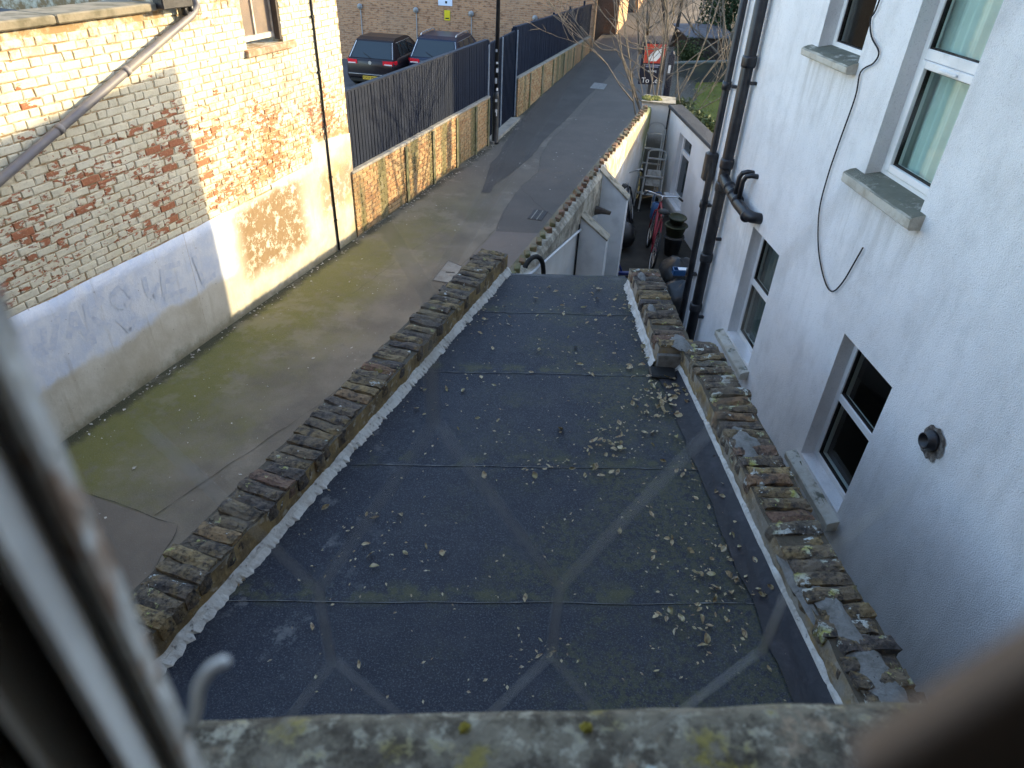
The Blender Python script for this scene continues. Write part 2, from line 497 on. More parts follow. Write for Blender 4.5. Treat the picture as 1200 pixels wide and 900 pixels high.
def mk_yard_render():
    q = NM("yard_wall_paint")
    v = q.local(YB, YROT)
    x, y, z = q.sep(v)
    col = q.mix(q.ramp(q.noise(2.5, 5), .3, .7), (.70, .70, .69), (.62, .61, .58))
    lim = q.math('ADD', q.math('MULTIPLY', x, -.157), 1.87)
    up = q.ramp(q.math('SUBTRACT', z, lim), -.02, .03)
    up = q.mul(up, q.ramp(x, 4.9, 4.7))
    dirty = q.mix(q.ramp(q.noise(5, 6, .75), .36, .62), (.46, .42, .34), (.17, .15, .115))
    col = q.mix(up, col, dirty)
    fary = q.mul(q.ramp(x, 4.8, 5.1), q.ramp(q.noise(3.5, 6, .7), .30, .60), q.ramp(z, .9, 1.5), .9)
    col = q.mix(fary, col, (.42, .31, .16))
    gr = q.mul(q.ramp(q.math('ADD', x, q.math('MULTIPLY', q.noise(2.5, 4), .9)), 8.7, 9.2), .85)
    col = q.mix(gr, col, (.12, .15, .05))
    ft = q.mul(q.ramp(q.math('ADD', z, q.math('MULTIPLY', q.noise(3, 4), .5)), .75, .3), .6)
    col = q.mix(ft, col, (.22, .22, .18))
    return q.out(col, .85, q.bump(q.noise(16, 6, .7), .6, .012))
M['yardwall'] = mk_yard_render()
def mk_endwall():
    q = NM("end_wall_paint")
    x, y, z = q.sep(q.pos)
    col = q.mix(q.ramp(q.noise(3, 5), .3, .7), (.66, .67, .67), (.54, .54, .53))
    g = q.ramp(q.math('ADD', z, q.math('MULTIPLY', q.noise(3, 5, .7), .5)), 1.55, 1.25)  # shade behind the ladder painted into the lower wall colour
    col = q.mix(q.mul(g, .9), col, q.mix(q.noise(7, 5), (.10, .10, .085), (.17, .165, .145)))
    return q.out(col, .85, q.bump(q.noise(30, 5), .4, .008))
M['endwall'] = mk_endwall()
M['capedge'] = simple("mossy_cement", (.36, .32, .25), .9, (.16, .14, .10), 9, .8, 30)
M['teethbrick'] = mk_fence_brick("toothed_brick", ((.13, .075, .05), (.19, .10, .06), (.09, .065, .05), (.17, .14, .08)))
M['annex'] = simple("annex_white", (.70, .71, .72), .8, (.60, .61, .61), 2, .4, 40)
M['darkfelt'] = simple("dark_roof_felt", (.030, .030, .034), .7, (.05, .05, .05), 6, .4, 60)

def mk_lawn():
    q = NM("lawn_grass")
    col = q.mix(q.ramp(q.noise(1.1, 5), .35, .65), (.23, .22, .045), (.15, .165, .035))
    col = q.mix(q.mul(q.ramp(q.noise(4, 6, .7), .5, .7), .6), col, (.22, .17, .06))
    return q.out(col, .95, q.bump(q.noise(30, 5, .8), 1.0, .05))
M['lawn'] = mk_lawn()
M['blade'] = simple("grass_blade", (.19, .20, .045), .8, (.25, .22, .06), 3)
def mk_leaf(name, stops):
    q = NM(name)
    col = q.cramp(q.math('FRACT', q.math('ADD', q.rand(), q.math('MULTIPLY', q.noise(13, 2), 2.0))), stops)
    m_ = q.out(col, .7)
    return m_
M['hedgeleaf'] = mk_leaf("hedge_leaf", [(0, (.035, .055, .018)), (.4, (.06, .085, .025)), (.7, (.03, .045, .016)), (1, (.085, .10, .035))])
M['ivyleaf'] = mk_leaf("ivy_leaf", [(0, (.02, .045, .02)), (.5, (.035, .07, .03)), (1, (.05, .085, .04))])
M['deadleaf'] = mk_leaf("dry_leaf", [(0, (.31, .24, .14)), (.18, (.42, .35, .22)), (.34, (.21, .135, .075)), (.48, (.33, .28, .16)), (.62, (.12, .08, .05)), (.74, (.23, .20, .09)), (.86, (.46, .40, .28)), (1, (.14, .085, .055))])
M['bark'] = simple("pale_bark", (.185, .155, .122), .9, (.11, .092, .072), 9, .6, 60)
M['barkdark'] = simple("dark_bark", (.06, .05, .042), .9, (.035, .03, .026), 9, .6, 60)
M['moss'] = simple("moss", (.17, .16, .04), .95, (.10, .11, .03), 14, .8, 80)
M['terracotta'] = simple("terracotta", (.36, .17, .08), .8, (.26, .13, .07), 9)
M['shedroof'] = simple("grey_shed_roof", (.17, .18, .20), .8, (.12, .12, .13), 5, .3, 30)
M['timberdark'] = simple("dark_timber", (.06, .05, .045), .8, (.09, .075, .06), 7, .4, 40)
M['signred'] = simple("sign_red", (.55, .05, .03), .5, (.47, .05, .035), 3)
M['signnavy'] = simple("sign_navy", (.012, .014, .03), .5)
M['signwhite'] = simple("sign_white", (.8, .8, .8), .5)
M['alu'] = simple("weathered_aluminium", (.50, .49, .46), .5, (.36, .35, .33), 9, metal=.2, spec=.5)
M['rubber'] = simple("black_rubber", (.014, .014, .014), .7)
M['bikered'] = simple("red_bike_paint", (.22, .010, .025), .4, spec=.5)
M['bikedark'] = simple("dark_bike_paint", (.02, .02, .028), .4, spec=.5)
M['chrome'] = simple("dull_chrome", (.5, .5, .5), .3, metal=.9)
M['bluepl'] = simple("blue_plastic", (.015, .075, .20), .45, spec=.5)
M['navypl'] = simple("navy_plastic", (.02, .035, .16), .45, spec=.5)
M['greenpl'] = simple("olive_plastic", (.040, .046, .020), .6, (.026, .03, .015), 9, spec=.4)
M['greypl'] = simple("grey_plastic", (.07, .07, .072), .6, (.045, .045, .045), 8)
M['bagblack'] = simple("black_plastic_bag", (.012, .012, .013), .35, bump=.6, bscale=18, spec=.5)
M['saddle'] = simple("saddle_black", (.02, .02, .02), .6)
M['carblack'] = simple("black_car_paint", (.014, .011, .014), .30, spec=.4)
M['carblue'] = simple("dark_blue_car_paint", (.012, .019, .042), .30, spec=.4)
M['taillight'] = simple("red_tail_lens", (.75, .015, .03), .2, spec=.6)
M['clearlens'] = simple("clear_lens", (.75, .72, .70), .2, spec=.6)
M['plate'] = simple("yellow_plate", (.62, .42, .05), .5)
M['black'] = simple("black_trim", (.012, .012, .012), .5)
M['silver'] = simple("silver_trim", (.60, .60, .60), .3, metal=.7)
M['grayhead'] = simple("grey_lamp_housing", (.30, .31, .32), .5)
M['lampglass'] = simple("opal_lamp_cover", (.24, .24, .235), .3, spec=.5)
M['yellowbox'] = simple("yellow_sign", (.65, .52, .02), .5)
M['bluewhite'] = simple("pale_notice", (.60, .68, .82), .5)
def mk_stone_sill():
    q = NM("lichen_stone")
    col = q.mix(q.ramp(q.noise(28, 6, .75), .38, .62), (.22, .185, .135), (.07, .055, .04))
    col = q.mix(q.ramp(q.noise(60, 5, .7), .50, .66), col, (.40, .36, .28))
    col = q.mix(q.mul(q.ramp(q.noise(15, 6, .75), .54, .66), .85), col, (.24, .185, .03))
    col = q.mix(q.mul(q.ramp(q.noise(11, 5, .7), .60, .70), .8), col, (.42, .29, .19))
    return q.out(col, .9, q.bump(q.noise(90, 6, .75), 1.0, .006))
M['stonesill'] = mk_stone_sill()
M['lichenpale'] = simple("pale_lichen", (.52, .53, .47), .9, (.40, .42, .34), 90, .8, 200)
M['lichenyellow'] = simple("yellow_lichen", (.27, .20, .025), .9, (.30, .25, .05), 90, .8, 200)
M['framepaint'] = simple("chipped_grey_white_paint", (.74, .71, .66), .5, (.58, .55, .51), 22, .3, 120)
M['frameedge'] = simple("flaking_putty", (.72, .68, .62), .8, (.48, .34, .25), 45, .8, 150, lo=.52, hi=.62)
M['gasket'] = simple("dark_gasket", (.018, .016, .015), .7, (.04, .03, .025), 30)
M['wire'] = simple("galvanised_wire", (.66, .64, .60), .5, spec=.4)
M['wirewhite'] = simple("white_coated_wire", (.80, .78, .75), .5)
M['brownblur'] = simple("plain_brown", (.20, .13, .09), .6, (.14, .09, .065), 30)
M['housebrick'] = mk_far_brick("house_stock_brick", 0, (.30, .22, .13), (.24, .16, .10), (.25, .22, .17))

# ------------------------------------------------------------------ mesh helpers
class MB:
    def __init__(s):
        s.v = []; s.f = []
    def add(s, verts, faces):
        o = len(s.v)
        s.v += [tuple(p) for p in verts]
        s.f += [tuple(i + o for i in f) for f in faces]
        return s
    def box(s, x0, x1, y0, y1, z0, z1):
        return s.add([(x0, y0, z0), (x1, y0, z0), (x1, y1, z0), (x0, y1, z0), (x0, y0, z1), (x1, y0, z1), (x1, y1, z1), (x0, y1, z1)],
                     [(0, 3, 2, 1), (4, 5, 6, 7), (0, 1, 5, 4), (1, 2, 6, 5), (2, 3, 7, 6), (3, 0, 4, 7)])
    def bbox(s, x0, x1, y0, y1, z0, z1, b=.01):
        """box with chamfered edges"""
        pts = []
        for zz, ins in ((z0, b), (z0 + b, 0), (z1 - b, 0), (z1, b)):
            for (cx, cy, sx, sy) in ((x0, y0, 1, 1), (x1, y0, -1, 1), (x1, y1, -1, -1), (x0, y1, 1, -1)):
                pts.append((cx + sx * (b + ins if ins else b), cy + sy * ins, zz))
                pts.append((cx + sx * ins, cy + sy * (b + ins if ins else b), zz))
        # ring order per level: fix to go round
        order = [1, 0, 2, 3, 5, 4, 6, 7]
        F = []
        ring = lambda k: [k * 8 + i for i in order]
        for k in range(3):
            a, c = ring(k), ring(k + 1)
            for i in range(8):
                j = (i + 1) % 8
                F.append((a[i], a[j], c[j], c[i]))
        F.append(tuple(reversed(ring(0)))); F.append(tuple(ring(3)))
        return s.add(pts, F)
    def quad(s, a, b, c, d):
        return s.add([a, b, c, d], [(0, 1, 2, 3)])
    def prism(s, poly, z0, z1):
        n = len(poly)
        V = [(p[0], p[1], z0) for p in poly] + [(p[0], p[1], z1) for p in poly]
        F = [tuple(range(n - 1, -1, -1)), tuple(range(n, 2 * n))] + [(i, (i + 1) % n, n + (i + 1) % n, n + i) for i in range(n)]
        return s.add(V, F)
    def tube(s, pts, r, n=8, cap=True):
        pts = [Vector(p) for p in pts]
        rs = r if isinstance(r, (list, tuple)) else [r] * len(pts)
        V = []; F = []
        up = None
        for i, p in enumerate(pts):
            if i == 0: d = pts[1] - p
            elif i == len(pts) - 1: d = p - pts[i - 1]
            else: d = (pts[i + 1] - p).normalized() + (p - pts[i - 1]).normalized()
            if d.length < 1e-9: d = Vector((0, 0, 1))
            d.normalize()
            if up is None:
                up = Vector((0, 0, 1)) if abs(d.z) < .9 else Vector((1, 0, 0))
            a = d.cross(up)
            if a.length < 1e-4: a = d.orthogonal()
            a.normalize(); bb = a.cross(d).normalized()
            up = bb
            for k in range(n):
                t = 2 * pi * k / n
                V.append(p + (a * cos(t) + bb * sin(t)) * rs[i])
        for i in range(len(pts) - 1):
            for k in range(n):
                k2 = (k + 1) % n
                F.append((i * n + k, i * n + k2, (i + 1) * n + k2, (i + 1) * n + k))
        if cap:
            F.append(tuple(range(n - 1, -1, -1))); F.append(tuple((len(pts) - 1) * n + k for k in range(n)))
        return s.add(V, F)
    def lathe(s, prof, c=(0, 0, 0), n=16, axis='Z'):
        V = []; F = []
        for (r, h) in prof:
            for k in range(n):
                t = 2 * pi * k / n
                if axis == 'Z': V.append((c[0] + r * cos(t), c[1] + r * sin(t), c[2] + h))
                elif axis == 'Y': V.append((c[0] + r * cos(t), c[1] + h, c[2] + r * sin(t)))
                else: V.append((c[0] + h, c[1] + r * cos(t), c[2] + r * sin(t)))
        for i in range(len(prof) - 1):
            for k in range(n):
                k2 = (k + 1) % n
                F.append((i * n + k, i * n + k2, (i + 1) * n + k2, (i + 1) * n + k))
        F.append(tuple(range(n - 1, -1, -1))); F.append(tuple((len(prof) - 1) * n + k for k in range(n)))
        return s.add(V, F)
    def torus(s, c, R, r, ax=(1, 0, 0), n=24, k=6):
        ax = Vector(ax).normalized(); a = ax.orthogonal().normalized(); b = ax.cross(a)
        V = []; F = []
        for i in range(n):
            t = 2 * pi * i / n
            d = a * cos(t) + b * sin(t)
            for j in range(k):
                u = 2 * pi * j / k
                V.append(Vector(c) + d * (R + r * cos(u)) + ax * (r * sin(u)))
        for i in range(n):
            for j in range(k):
                F.append((i * k + j, ((i + 1) % n) * k + j, ((i + 1) % n) * k + (j + 1) % k, i * k + (j + 1) % k))
        return s.add(V, F)
    def jitter(s, a, sc=6, seed=0):
        s.v = [tuple(Vector(p) + mnoise.noise_vector(Vector(p) * sc + Vector((seed * 7.3, seed * 3.1, 0))) * a) for p in s.v]
        return s
    def mesh(s, name, mat, smooth=False):
        me = bpy.data.meshes.new(name)
        me.from_pydata(s.v, [], s.f)
        me.materials.append(mat)
        if smooth:
            me.polygons.foreach_set('use_smooth', [True] * len(me.polygons))
        me.update()
        return me
    def build(s, name, mat, parent=None, smooth=False, loc=None):
        o = bpy.data.objects.new(name, s.mesh(name, mat, smooth))
        C.objects.link(o)
        if parent is not None: o.parent = parent
        if loc is not None: o.location = loc
        return o

def tag(o, label=None, cat=None, group=None, kind=None):
    if label: o['label'] = label
    if cat: o['category'] = cat
    if group: o['group'] = group
    if kind: o['kind'] = kind
    return o
def thing(name, label, cat, loc=(0, 0, 0), rotz=0.0, group=None):
    o = bpy.data.objects.new(name, None)
    o.empty_display_size = .2
    C.objects.link(o)
    o.location = loc; o.rotation_euler = (0, 0, rotz)
    return tag(o, label, cat, group)
def inst(name, me, parent, loc, rot=(0, 0, 0), sc=None):
    o = bpy.data.objects.new(name, me)
    C.objects.link(o)
    o.parent = parent; o.location = loc; o.rotation_euler = rot
    if sc: o.scale = sc
    return o
def text(name, body, size, mat, parent, loc, rot, align='CENTER', extrude=.002):
    cu = bpy.data.curves.new(name, 'FONT')
    cu.body = body; cu.size = size; cu.align_x = align; cu.align_y = 'CENTER'; cu.extrude = extrude
    cu.materials.append(mat)
    o = bpy.data.objects.new(name, cu); C.objects.link(o)
    bpy.context.view_layer.update()
    me = bpy.data.meshes.new_from_object(o)
    me.materials.clear(); me.materials.append(mat)
    bpy.data.objects.remove(o)
    o = bpy.data.objects.new(name, me); C.objects.link(o)
    if parent: o.parent = parent
    o.location = loc; o.rotation_euler = rot
    return o
def to_world(loc, rotz, p):
    c, s_ = cos(rotz), sin(rotz)
    return (loc[0] + c * p[0] - s_ * p[1], loc[1] + s_ * p[0] + c * p[1], loc[2] + p[2])

def wall_holes(mb, x0, x1, z0, z1, y0, y1, holes):
    """solid wall slab in x-z with rectangular openings, built from butted blocks (reveals included)"""
    xs = sorted({x0, x1, *[h[0] for h in holes], *[h[1] for h in holes]})
    for a, b in zip(xs, xs[1:]):
        hs = sorted([h for h in holes if h[0] <= a + 1e-6 and h[1] >= b - 1e-6], key=lambda h: h[2])
        z = z0
        for h in hs:
            if h[2] > z: slab(mb, a, b, y0, y1, z, h[2], x0, x1, holes)
            z = h[3]
        if z < z1: slab(mb, a, b, y0, y1, z, z1, x0, x1, holes)
def slab(mb, a, b, y0, y1, za, zb, x0, x1, holes):
    mb.box(a, b, y0, y1, za, zb)

def brick_field(root, loc, rotz, bricks, meshes, mat, limit=300, front=-1):
    """bricks: (x, z, w, h); the `limit` that show largest become parts, the rest one joined part"""
    sized = []
    for b in bricks:
        x, z, w, h = b
        p = project(to_world(loc, rotz, (x, 0, z)))
        a = 0
        if p and -30 < p[0] < 1230 and -30 < p[1] < 930:
            a = w * h / (p[2] ** 2)
        sized.append((a, b))
    sized.sort(key=lambda t: -t[0])
    mb = MB()
    for i, (a, (x, z, w, h)) in enumerate(sized):
        key = 's' if w > .16 else 'h'
        me = rnd.choice(meshes[key])
        sw = w / me['w']; sh = h / me['h']
        j = (rnd.uniform(-.012, .012))
        dy = rnd.uniform(-.003, .003)
        if i < limit and a > 0:
            o = inst('brick', me['mesh'], root, (x, dy, z), (0, j, 0), (sw, 1, sh))
        else:
            mb.add([(x + v[0] * sw, dy + v[1], z + v[2] * sh) for v in me['mb'].v], me['mb'].f)
    if mb.v:
        o = mb.build('brick', mat, root)
        o['kind'] = 'stuff'

def brick_face_mesh(w, h, mat, proud=.009, cham=.009, jit=.004, seed=0, back=.02, side=-1):
    """front + chamfers + sides of a brick, facing local -Y (side=-1)"""
    r = random.Random(seed)
    mb = MB()
    def ring(ins, y):
        return [(sx * (w / 2 - ins) + r.uniform(-jit, jit) * (1 if ins else .4), y + r.uniform(-jit, jit) * .35, sz * (h / 2 - ins) + r.uniform(-jit, jit) * (1 if ins else .3))
                for sx, sz in ((-1, -1), (0, -1), (1, -1), (1, 1), (0, 1), (-1, 1))]
    # points at sx=0 are the middle of the long edges
    A = ring(0, back); B = ring(0.001, -proud * .45); D = ring(cham, -proud)
    V = A + B + D
    F = []
    for a in (0, 6):
        for i in range(6):
            j = (i + 1) % 6
            F.append((a + i, a + j, a + 6 + j, a + 6 + i))
    F.append((12, 13, 16, 17)); F.append((13, 14, 15, 16))
    mb.add(V, F)
    return {'mesh': mb.mesh('brick', mat), 'mb': mb, 'w': w + .0, 'h': h}

# ------------------------------------------------------------------ ground shape
def gz(x, y):
    t = max(0.0, y - 18.5)
    z = 0.055 * t * min(1.0, t / 3)
    off = x - (-6.3 + .3 * y)
    k = max(0.0, min(1.0, (off + .6) / .5))
    r = x - (2.75 + .215 * (y - 14))
    lev = max(0.0, min(1.0, r / .9)) * max(0.0, min(1.0, (31.0 - y) / 3.0))
    return z * k * (1 - lev)

def sheet(name, pts_fn, ys, nx, mat, dz, kind='structure', drop=False):
    mb = MB()
    for y in ys:
        xa, xb = pts_fn(y)
        for i in range(nx + 1):
            x = xa + (xb - xa) * i / nx
            lo = .45 if drop and y > 9 and x < -6.75 + .3 * y else 0     # the car park lies lower than the path
            mb.v.append((x, y, gz(x, y) + dz - lo))
    for j in range(len(ys) - 1):
        for i in range(nx):
            a = j * (nx + 1) + i
            mb.f.append((a, a + 1, a + nx + 2, a + nx + 1))
    o = mb.build(name, mat, smooth=True)
    if kind: o['kind'] = kind
    return o
ys_all = [-300, -60, -10] + [i * 1.0 for i in range(-6, 80)] + [100, 150, 300, 600]
sheet('ground', lambda y: (-300, 300), ys_all, 600, M['ground'], -.06, drop=True)
ysp = [-5 + .5 * i for i in range(160)]
def path_edges(y):
    xl = -6.42 + .3308 * y if y < 17 else -.797 + .28 * (y - 17)
    if y < 14: xr = -1.95 + .312 * y
    elif y < 27: xr = 2.42 + .215 * (y - 14)
    else: xr = 5.2 + 1.1 * (y - 27)
    return xl - .15, xr
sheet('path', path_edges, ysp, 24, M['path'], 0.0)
cp = MB().prism([(-14, 11.5), (-2.75, 11.1), (-.95, 16.9), (-.35, 19.5), (2.1, 28.2), (-14, 31)], -.5, -.39)
tag(cp.build('car_park', M['carpark']), kind='structure')
def patch(name, poly, mat, dz, label=None, cat=None, kind='structure'):
    mb = MB()
    V = [(x, y, gz(x, y) + dz) for x, y in poly]
    mb.add(V, [tuple(range(len(V)))])
    o = mb.build(name, mat)
    o['kind'] = kind
    return o
# strip by strip so the patches follow the rising path
def strip_patch(name, left, right, mat, dz):
    mb = MB()
    for (a, b) in zip(left, right):
        n = 6
        for i in range(n + 1):
            x = a[0] + (b[0] - a[0]) * i / n; y = a[1] + (b[1] - a[1]) * i / n
            mb.v.append((x, y, gz(x, y) + dz))
    n = 7
    for j in range(len(left) - 1):
        for i in range(n - 1):
            a = j * n + i
            mb.f.append((a, a + 1, a + n + 1, a + n))
    o = mb.build(name, mat); o['kind'] = 'structure'
def densify(pts, ys):
    out = []
    for y in ys:
        for a, b in zip(pts, pts[1:]):
            if a[1] <= y <= b[1]:
                f = (y - a[1]) / (b[1] - a[1]); out.append((a[0] + (b[0] - a[0]) * f, y)); break
        else:
            out.append((pts[-1][0] if y > pts[-1][1] else pts[0][0], y))
    return out
ysA = [13.5 + .5 * i for i in range(56)]
LA = densify([(-.80, 13.5), (-.76, 14.16), (-.71, 15.48), (-.52, 16.25), (-.50, 16.72), (-.42, 17.4), (-.1, 19.5), (2.3, 27.8), (6, 42)], ysA)
RA = densify([(-.62, 13.5), (-.55, 14.07), (-.26, 14.74), (.19, 16.06), (.47, 17.38), (.78, 18.51), (1.61, 21.12), (4.0, 28), (9, 42)], ysA)
strip_patch('path_patch', LA, RA, M['patchdark'], .004)
ysB = [11.5 + .5 * i for i in range(32)]
LBp = densify([(-.42, 11.5), (-.35, 12.4), (-.03, 13.9), (.36, 14.96), (.41, 16.1), (.67, 17.59), (1.57, 20.26), (3.6, 27.5)], ysB)
RBp = densify([(1.55, 11.5), (2.35, 14), (5.2, 27.5)], ysB)
strip_patch('path_patch', LBp, RBp, M['patchmid'], .0045)
# reinstated strip along the kerb side of the old path
ysC = [3.0 + .5 * i for i in range(18)]
LC = densify([(-2.85, 3), (-2.14, 6.24), (-1.74, 7.19), (-.42, 11.5)], ysC)
RC_ = densify([(-1.1, 3), (1.55, 11.5)], ysC)
strip_patch('path_patch', LC, RC_, mk_patch("trench_strip", (.19, .158, .13), (.155, .132, .112)), .004)
patch('path_patch', [(-5.3, 2.6), (-3.0, 2.6), (-2.95, 4.25), (-4.05, 4.62), (-4.8, 4.7)], mk_patch("old_patch", (.18, .15, .115), (.145, .122, .095)), .005)

def crack(pts, w, seed):
    mb = MB(); r = random.Random(seed)
    P = []
    for a, b in zip(pts, pts[1:]):
        n = max(2, int(hypot(b[0] - a[0], b[1] - a[1]) / .09))
        for i in range(n):
            t = i / n; x, y = a[0] + (b[0] - a[0]) * t, a[1] + (b[1] - a[1]) * t
            P.append((x + .03 * mnoise.noise(Vector((x * 4, y * 4, seed))), y + .03 * mnoise.noise(Vector((x * 4, y * 4, seed + 5)))))
    V = []; F = []
    for i, (x, y) in enumerate(P):
        j = min(i + 1, len(P) - 1); k = max(0, i - 1)
        dx, dy = P[j][0] - P[k][0], P[j][1] - P[k][1]; L = hypot(dx, dy) or 1
        ww = w * r.uniform(.15, .75)
        z = gz(x, y) + .0075
        V += [(x - dy / L * ww, y + dx / L * ww, z), (x + dy / L * ww, y - dx / L * ww, z)]
    for i in range(len(P) - 1): F.append((2 * i, 2 * i + 1, 2 * i + 3, 2 * i + 2))
    o = MB().add(V, F).build('path_crack', simple("crack_dirt", (.065, .058, .045), .95, (.11, .10, .075), 6) if "crack_dirt" not in bpy.data.materials else bpy.data.materials["crack_dirt"])
    o['kind'] = 'structure'
crack([(-4.8, 4.72), (-4.05, 4.63), (-2.97, 4.27), (-2.9, 2.8)], .007, 1)
crack([(-3.24, 4.36), (-2.14, 6.24), (-1.74, 7.19), (-.45, 11.5), (-.1, 13.7)], .006, 2)
crack([(-3.2, 8.4), (-2.4, 8.9), (-1.9, 10.2), (-1.2, 11.8)], .004, 3)
crack([(-.8, 13.5), (-.62, 13.5), (-.55, 14.07), (-.26, 14.74), (.19, 16.06), (.47, 17.38), (.78, 18.51), (1.61, 21.12)], .008, 4)
crack([(-.8, 13.5), (-.76, 14.16), (-.71, 15.48), (-.52, 16.25), (-.5, 16.9)], .008, 5)
crack([(1.3, 11.6), (.5, 12.56), (-.03, 13.9), (.36, 14.96), (.41, 16.1), (.67, 17.59), (1.57, 20.26), (2.6, 24)], .007, 6)
crack([(-2.6, 11.6), (-1.7, 11.9), (-.4, 11.5)], .004, 7)
rp_ = random.Random(77)
mb = MB()
for i in range(520):
    y = rp_.uniform(4, 20)
    xl = -6.41 + .3308 * min(y, 17) + (.28 * (y - 17) if y > 17 else 0)
    x = xl + (abs(rp_.gauss(0, .10)) + .02 if rp_.random() < .6 else rp_.uniform(0, 4.0))
    a = rp_.uniform(0, 6.28); L = rp_.uniform(.008, .028); w_ = L * rp_.uniform(.4, .8); z = gz(x, y) + .008
    mb.quad((x - cos(a) * L, y - sin(a) * L, z), (x + sin(a) * w_, y - cos(a) * w_, z + rp_.uniform(.002, .012)), (x + cos(a) * L, y + sin(a) * L, z + .003), (x - sin(a) * w_, y + cos(a) * w_, z + rp_.uniform(.001, .01)))
tag(mb.build('leaf_litter', mk_leaf("path_litter", [(0, (.30, .26, .18)), (.4, (.55, .52, .46)), (.7, (.16, .11, .07)), (1, (.65, .63, .58))])), 'bits of leaf and paper blown along the foot of the path walls', 'litter', kind='stuff')

# ------------------------------------------------------------------ painted brick building on the left
lb = thing('brick_building', 'cream painted brick building with peeling paint and a rendered base along the path', 'building', LB, LROT)
WIN = (3.88, 4.60, 3.19, 4.25)
mb = MB()
wall_holes(mb, 2.56, 5.96, 0, 4.9, 0, .28, [WIN])
mb.box(-9, 2.56, 0, .28, 0, 3.72)
mb.box(5.66, 5.96, .28, 9, 0, 4.9)
mb.build('wall', M['pmortar'], lb)
# back volume keeps daylight out from behind
MB().box(-9, 2.5, .35, 8, 0, 3.60).build('flat_roof', M['darkfelt'], lb)
bm_s = [brick_face_mesh(.217, .070, M['pbrick'], seed=i) for i in range(10)]
bm_h = [brick_face_mesh(.103, .070, M['pbrick'], seed=50 + i) for i in range(8)]
CO = .0785
bl = []
nrow = 44
for r_ in range(nrow):
    z = 1.455 + CO * (r_ + .5)
    x = -8.5 + (0 if r_ % 2 == 0 else .165)
    k = 0
    while x < 5.955:
        w = .217 if k % 2 == 0 else .103
        k += 1
        jx = rnd.uniform(-.004, .004)
        x0, x1 = x + jx, x + jx + w
        x += w + .009
        top = 3.715 if x1 < 2.56 else 4.88
        if z + .04 > top: continue
        x1 = min(x1, 5.957)
        if x0 < 2.56 < x1 and z > 3.68: continue
        if z + .035 > WIN[2] - .055 and z - .035 < WIN[3]:
            if x0 > WIN[0] - .03 and x1 < WIN[1] + .03: continue
            if x0 < WIN[0] < x1: x1 = WIN[0] - .002
            elif x0 < WIN[1] < x1: x0 = WIN[1] + .002
        lim = 1.45 if x0 < 3.9 else (1.52 if x0 < 4.9 else 1.80)
        if z - .035 < lim: continue
        if x1 - x0 < .05: continue
        bl.append(((x0 + x1) / 2, z + rnd.uniform(-.003, .003), x1 - x0, .0695))
brick_field(lb, LB, LROT, bl, {'s': bm_s, 'h': bm_h}, M['pbrick'], 300)
# rendered base: three pieces of different height
mb = MB()
def wavy_panel(mb, x0, x1, z1a, z1b, t, n=40, nz=10):
    V = []; F = []
    for i in range(n + 1):
        x = x0 + (x1 - x0) * i / n
        zt = z1a + (z1b - z1a) * i / n + .018 * mnoise.noise(Vector((x * 3, 1.3, 0)))
        for j in range(nz + 1):
            z = zt * j / nz
            V.append((x, -t - .002 * mnoise.noise(Vector((x * 2.2, 5.0, z * 2.2))), z))
    for i in range(n):
        for j in range(nz):
            a = i * (nz + 1) + j
            F.append((a, a + nz + 1, a + nz + 2, a + 1))
    o = len(V)
    for i in range(n + 1):
        V.append((V[i * (nz + 1) + nz][0], .02, V[i * (nz + 1) + nz][2]))
    for i in range(n):
        F.append((i * (nz + 1) + nz, (i + 1) * (nz + 1) + nz, o + i + 1, o + i))
    mb.add(V, F)
    return mb
wavy_panel(MB(), -8, 2.195, 1.44, 1.445, .016, 80).build('render_panel', M['lrender'], lb, True)
wavy_panel(MB(), 2.200, 3.9, 1.44, 1.45, .014, 30).build('render_panel', M['lrender'], lb, True)
wavy_panel(MB(), 3.9, 4.9, 1.52, 1.56, .013, 20).build('render_panel', M['lrender'], lb, True)
wavy_panel(MB(), 4.9, 5.965, 1.80, 1.72, .012, 20).build('render_panel', M['lrender'], lb, True)
# faint blue graffiti letters left under the overpainting: thin paint strokes on the render
def stroke(mb, pts, w, y):
    for a, b in zip(pts, pts[1:]):
        dx, dz = b[0] - a[0], b[1] - a[1]
        L = hypot(dx, dz) or 1
        nx, nz = -dz / L * w / 2, dx / L * w / 2
        n = max(2, int(L / .05))
        for i in range(n):
            f0, f1 = i / n, (i + 1) / n
            wob0 = 1 + .35 * mnoise.noise(Vector((a[0] * 5 + f0 * 4, a[1] * 5, 0)))
            wob1 = 1 + .35 * mnoise.noise(Vector((a[0] * 5 + f1 * 4, a[1] * 5, 0)))
            p0 = (a[0] + dx * f0, a[1] + dz * f0); p1 = (a[0] + dx * f1, a[1] + dz * f1)
            mb.quad((p0[0] - nx * wob0, y, p0[1] - nz * wob0), (p1[0] - nx * wob1, y, p1[1] - nz * wob1),
                    (p1[0] + nx * wob1, y, p1[1] + nz * wob1), (p0[0] + nx * wob0, y, p0[1] + nz * wob0))
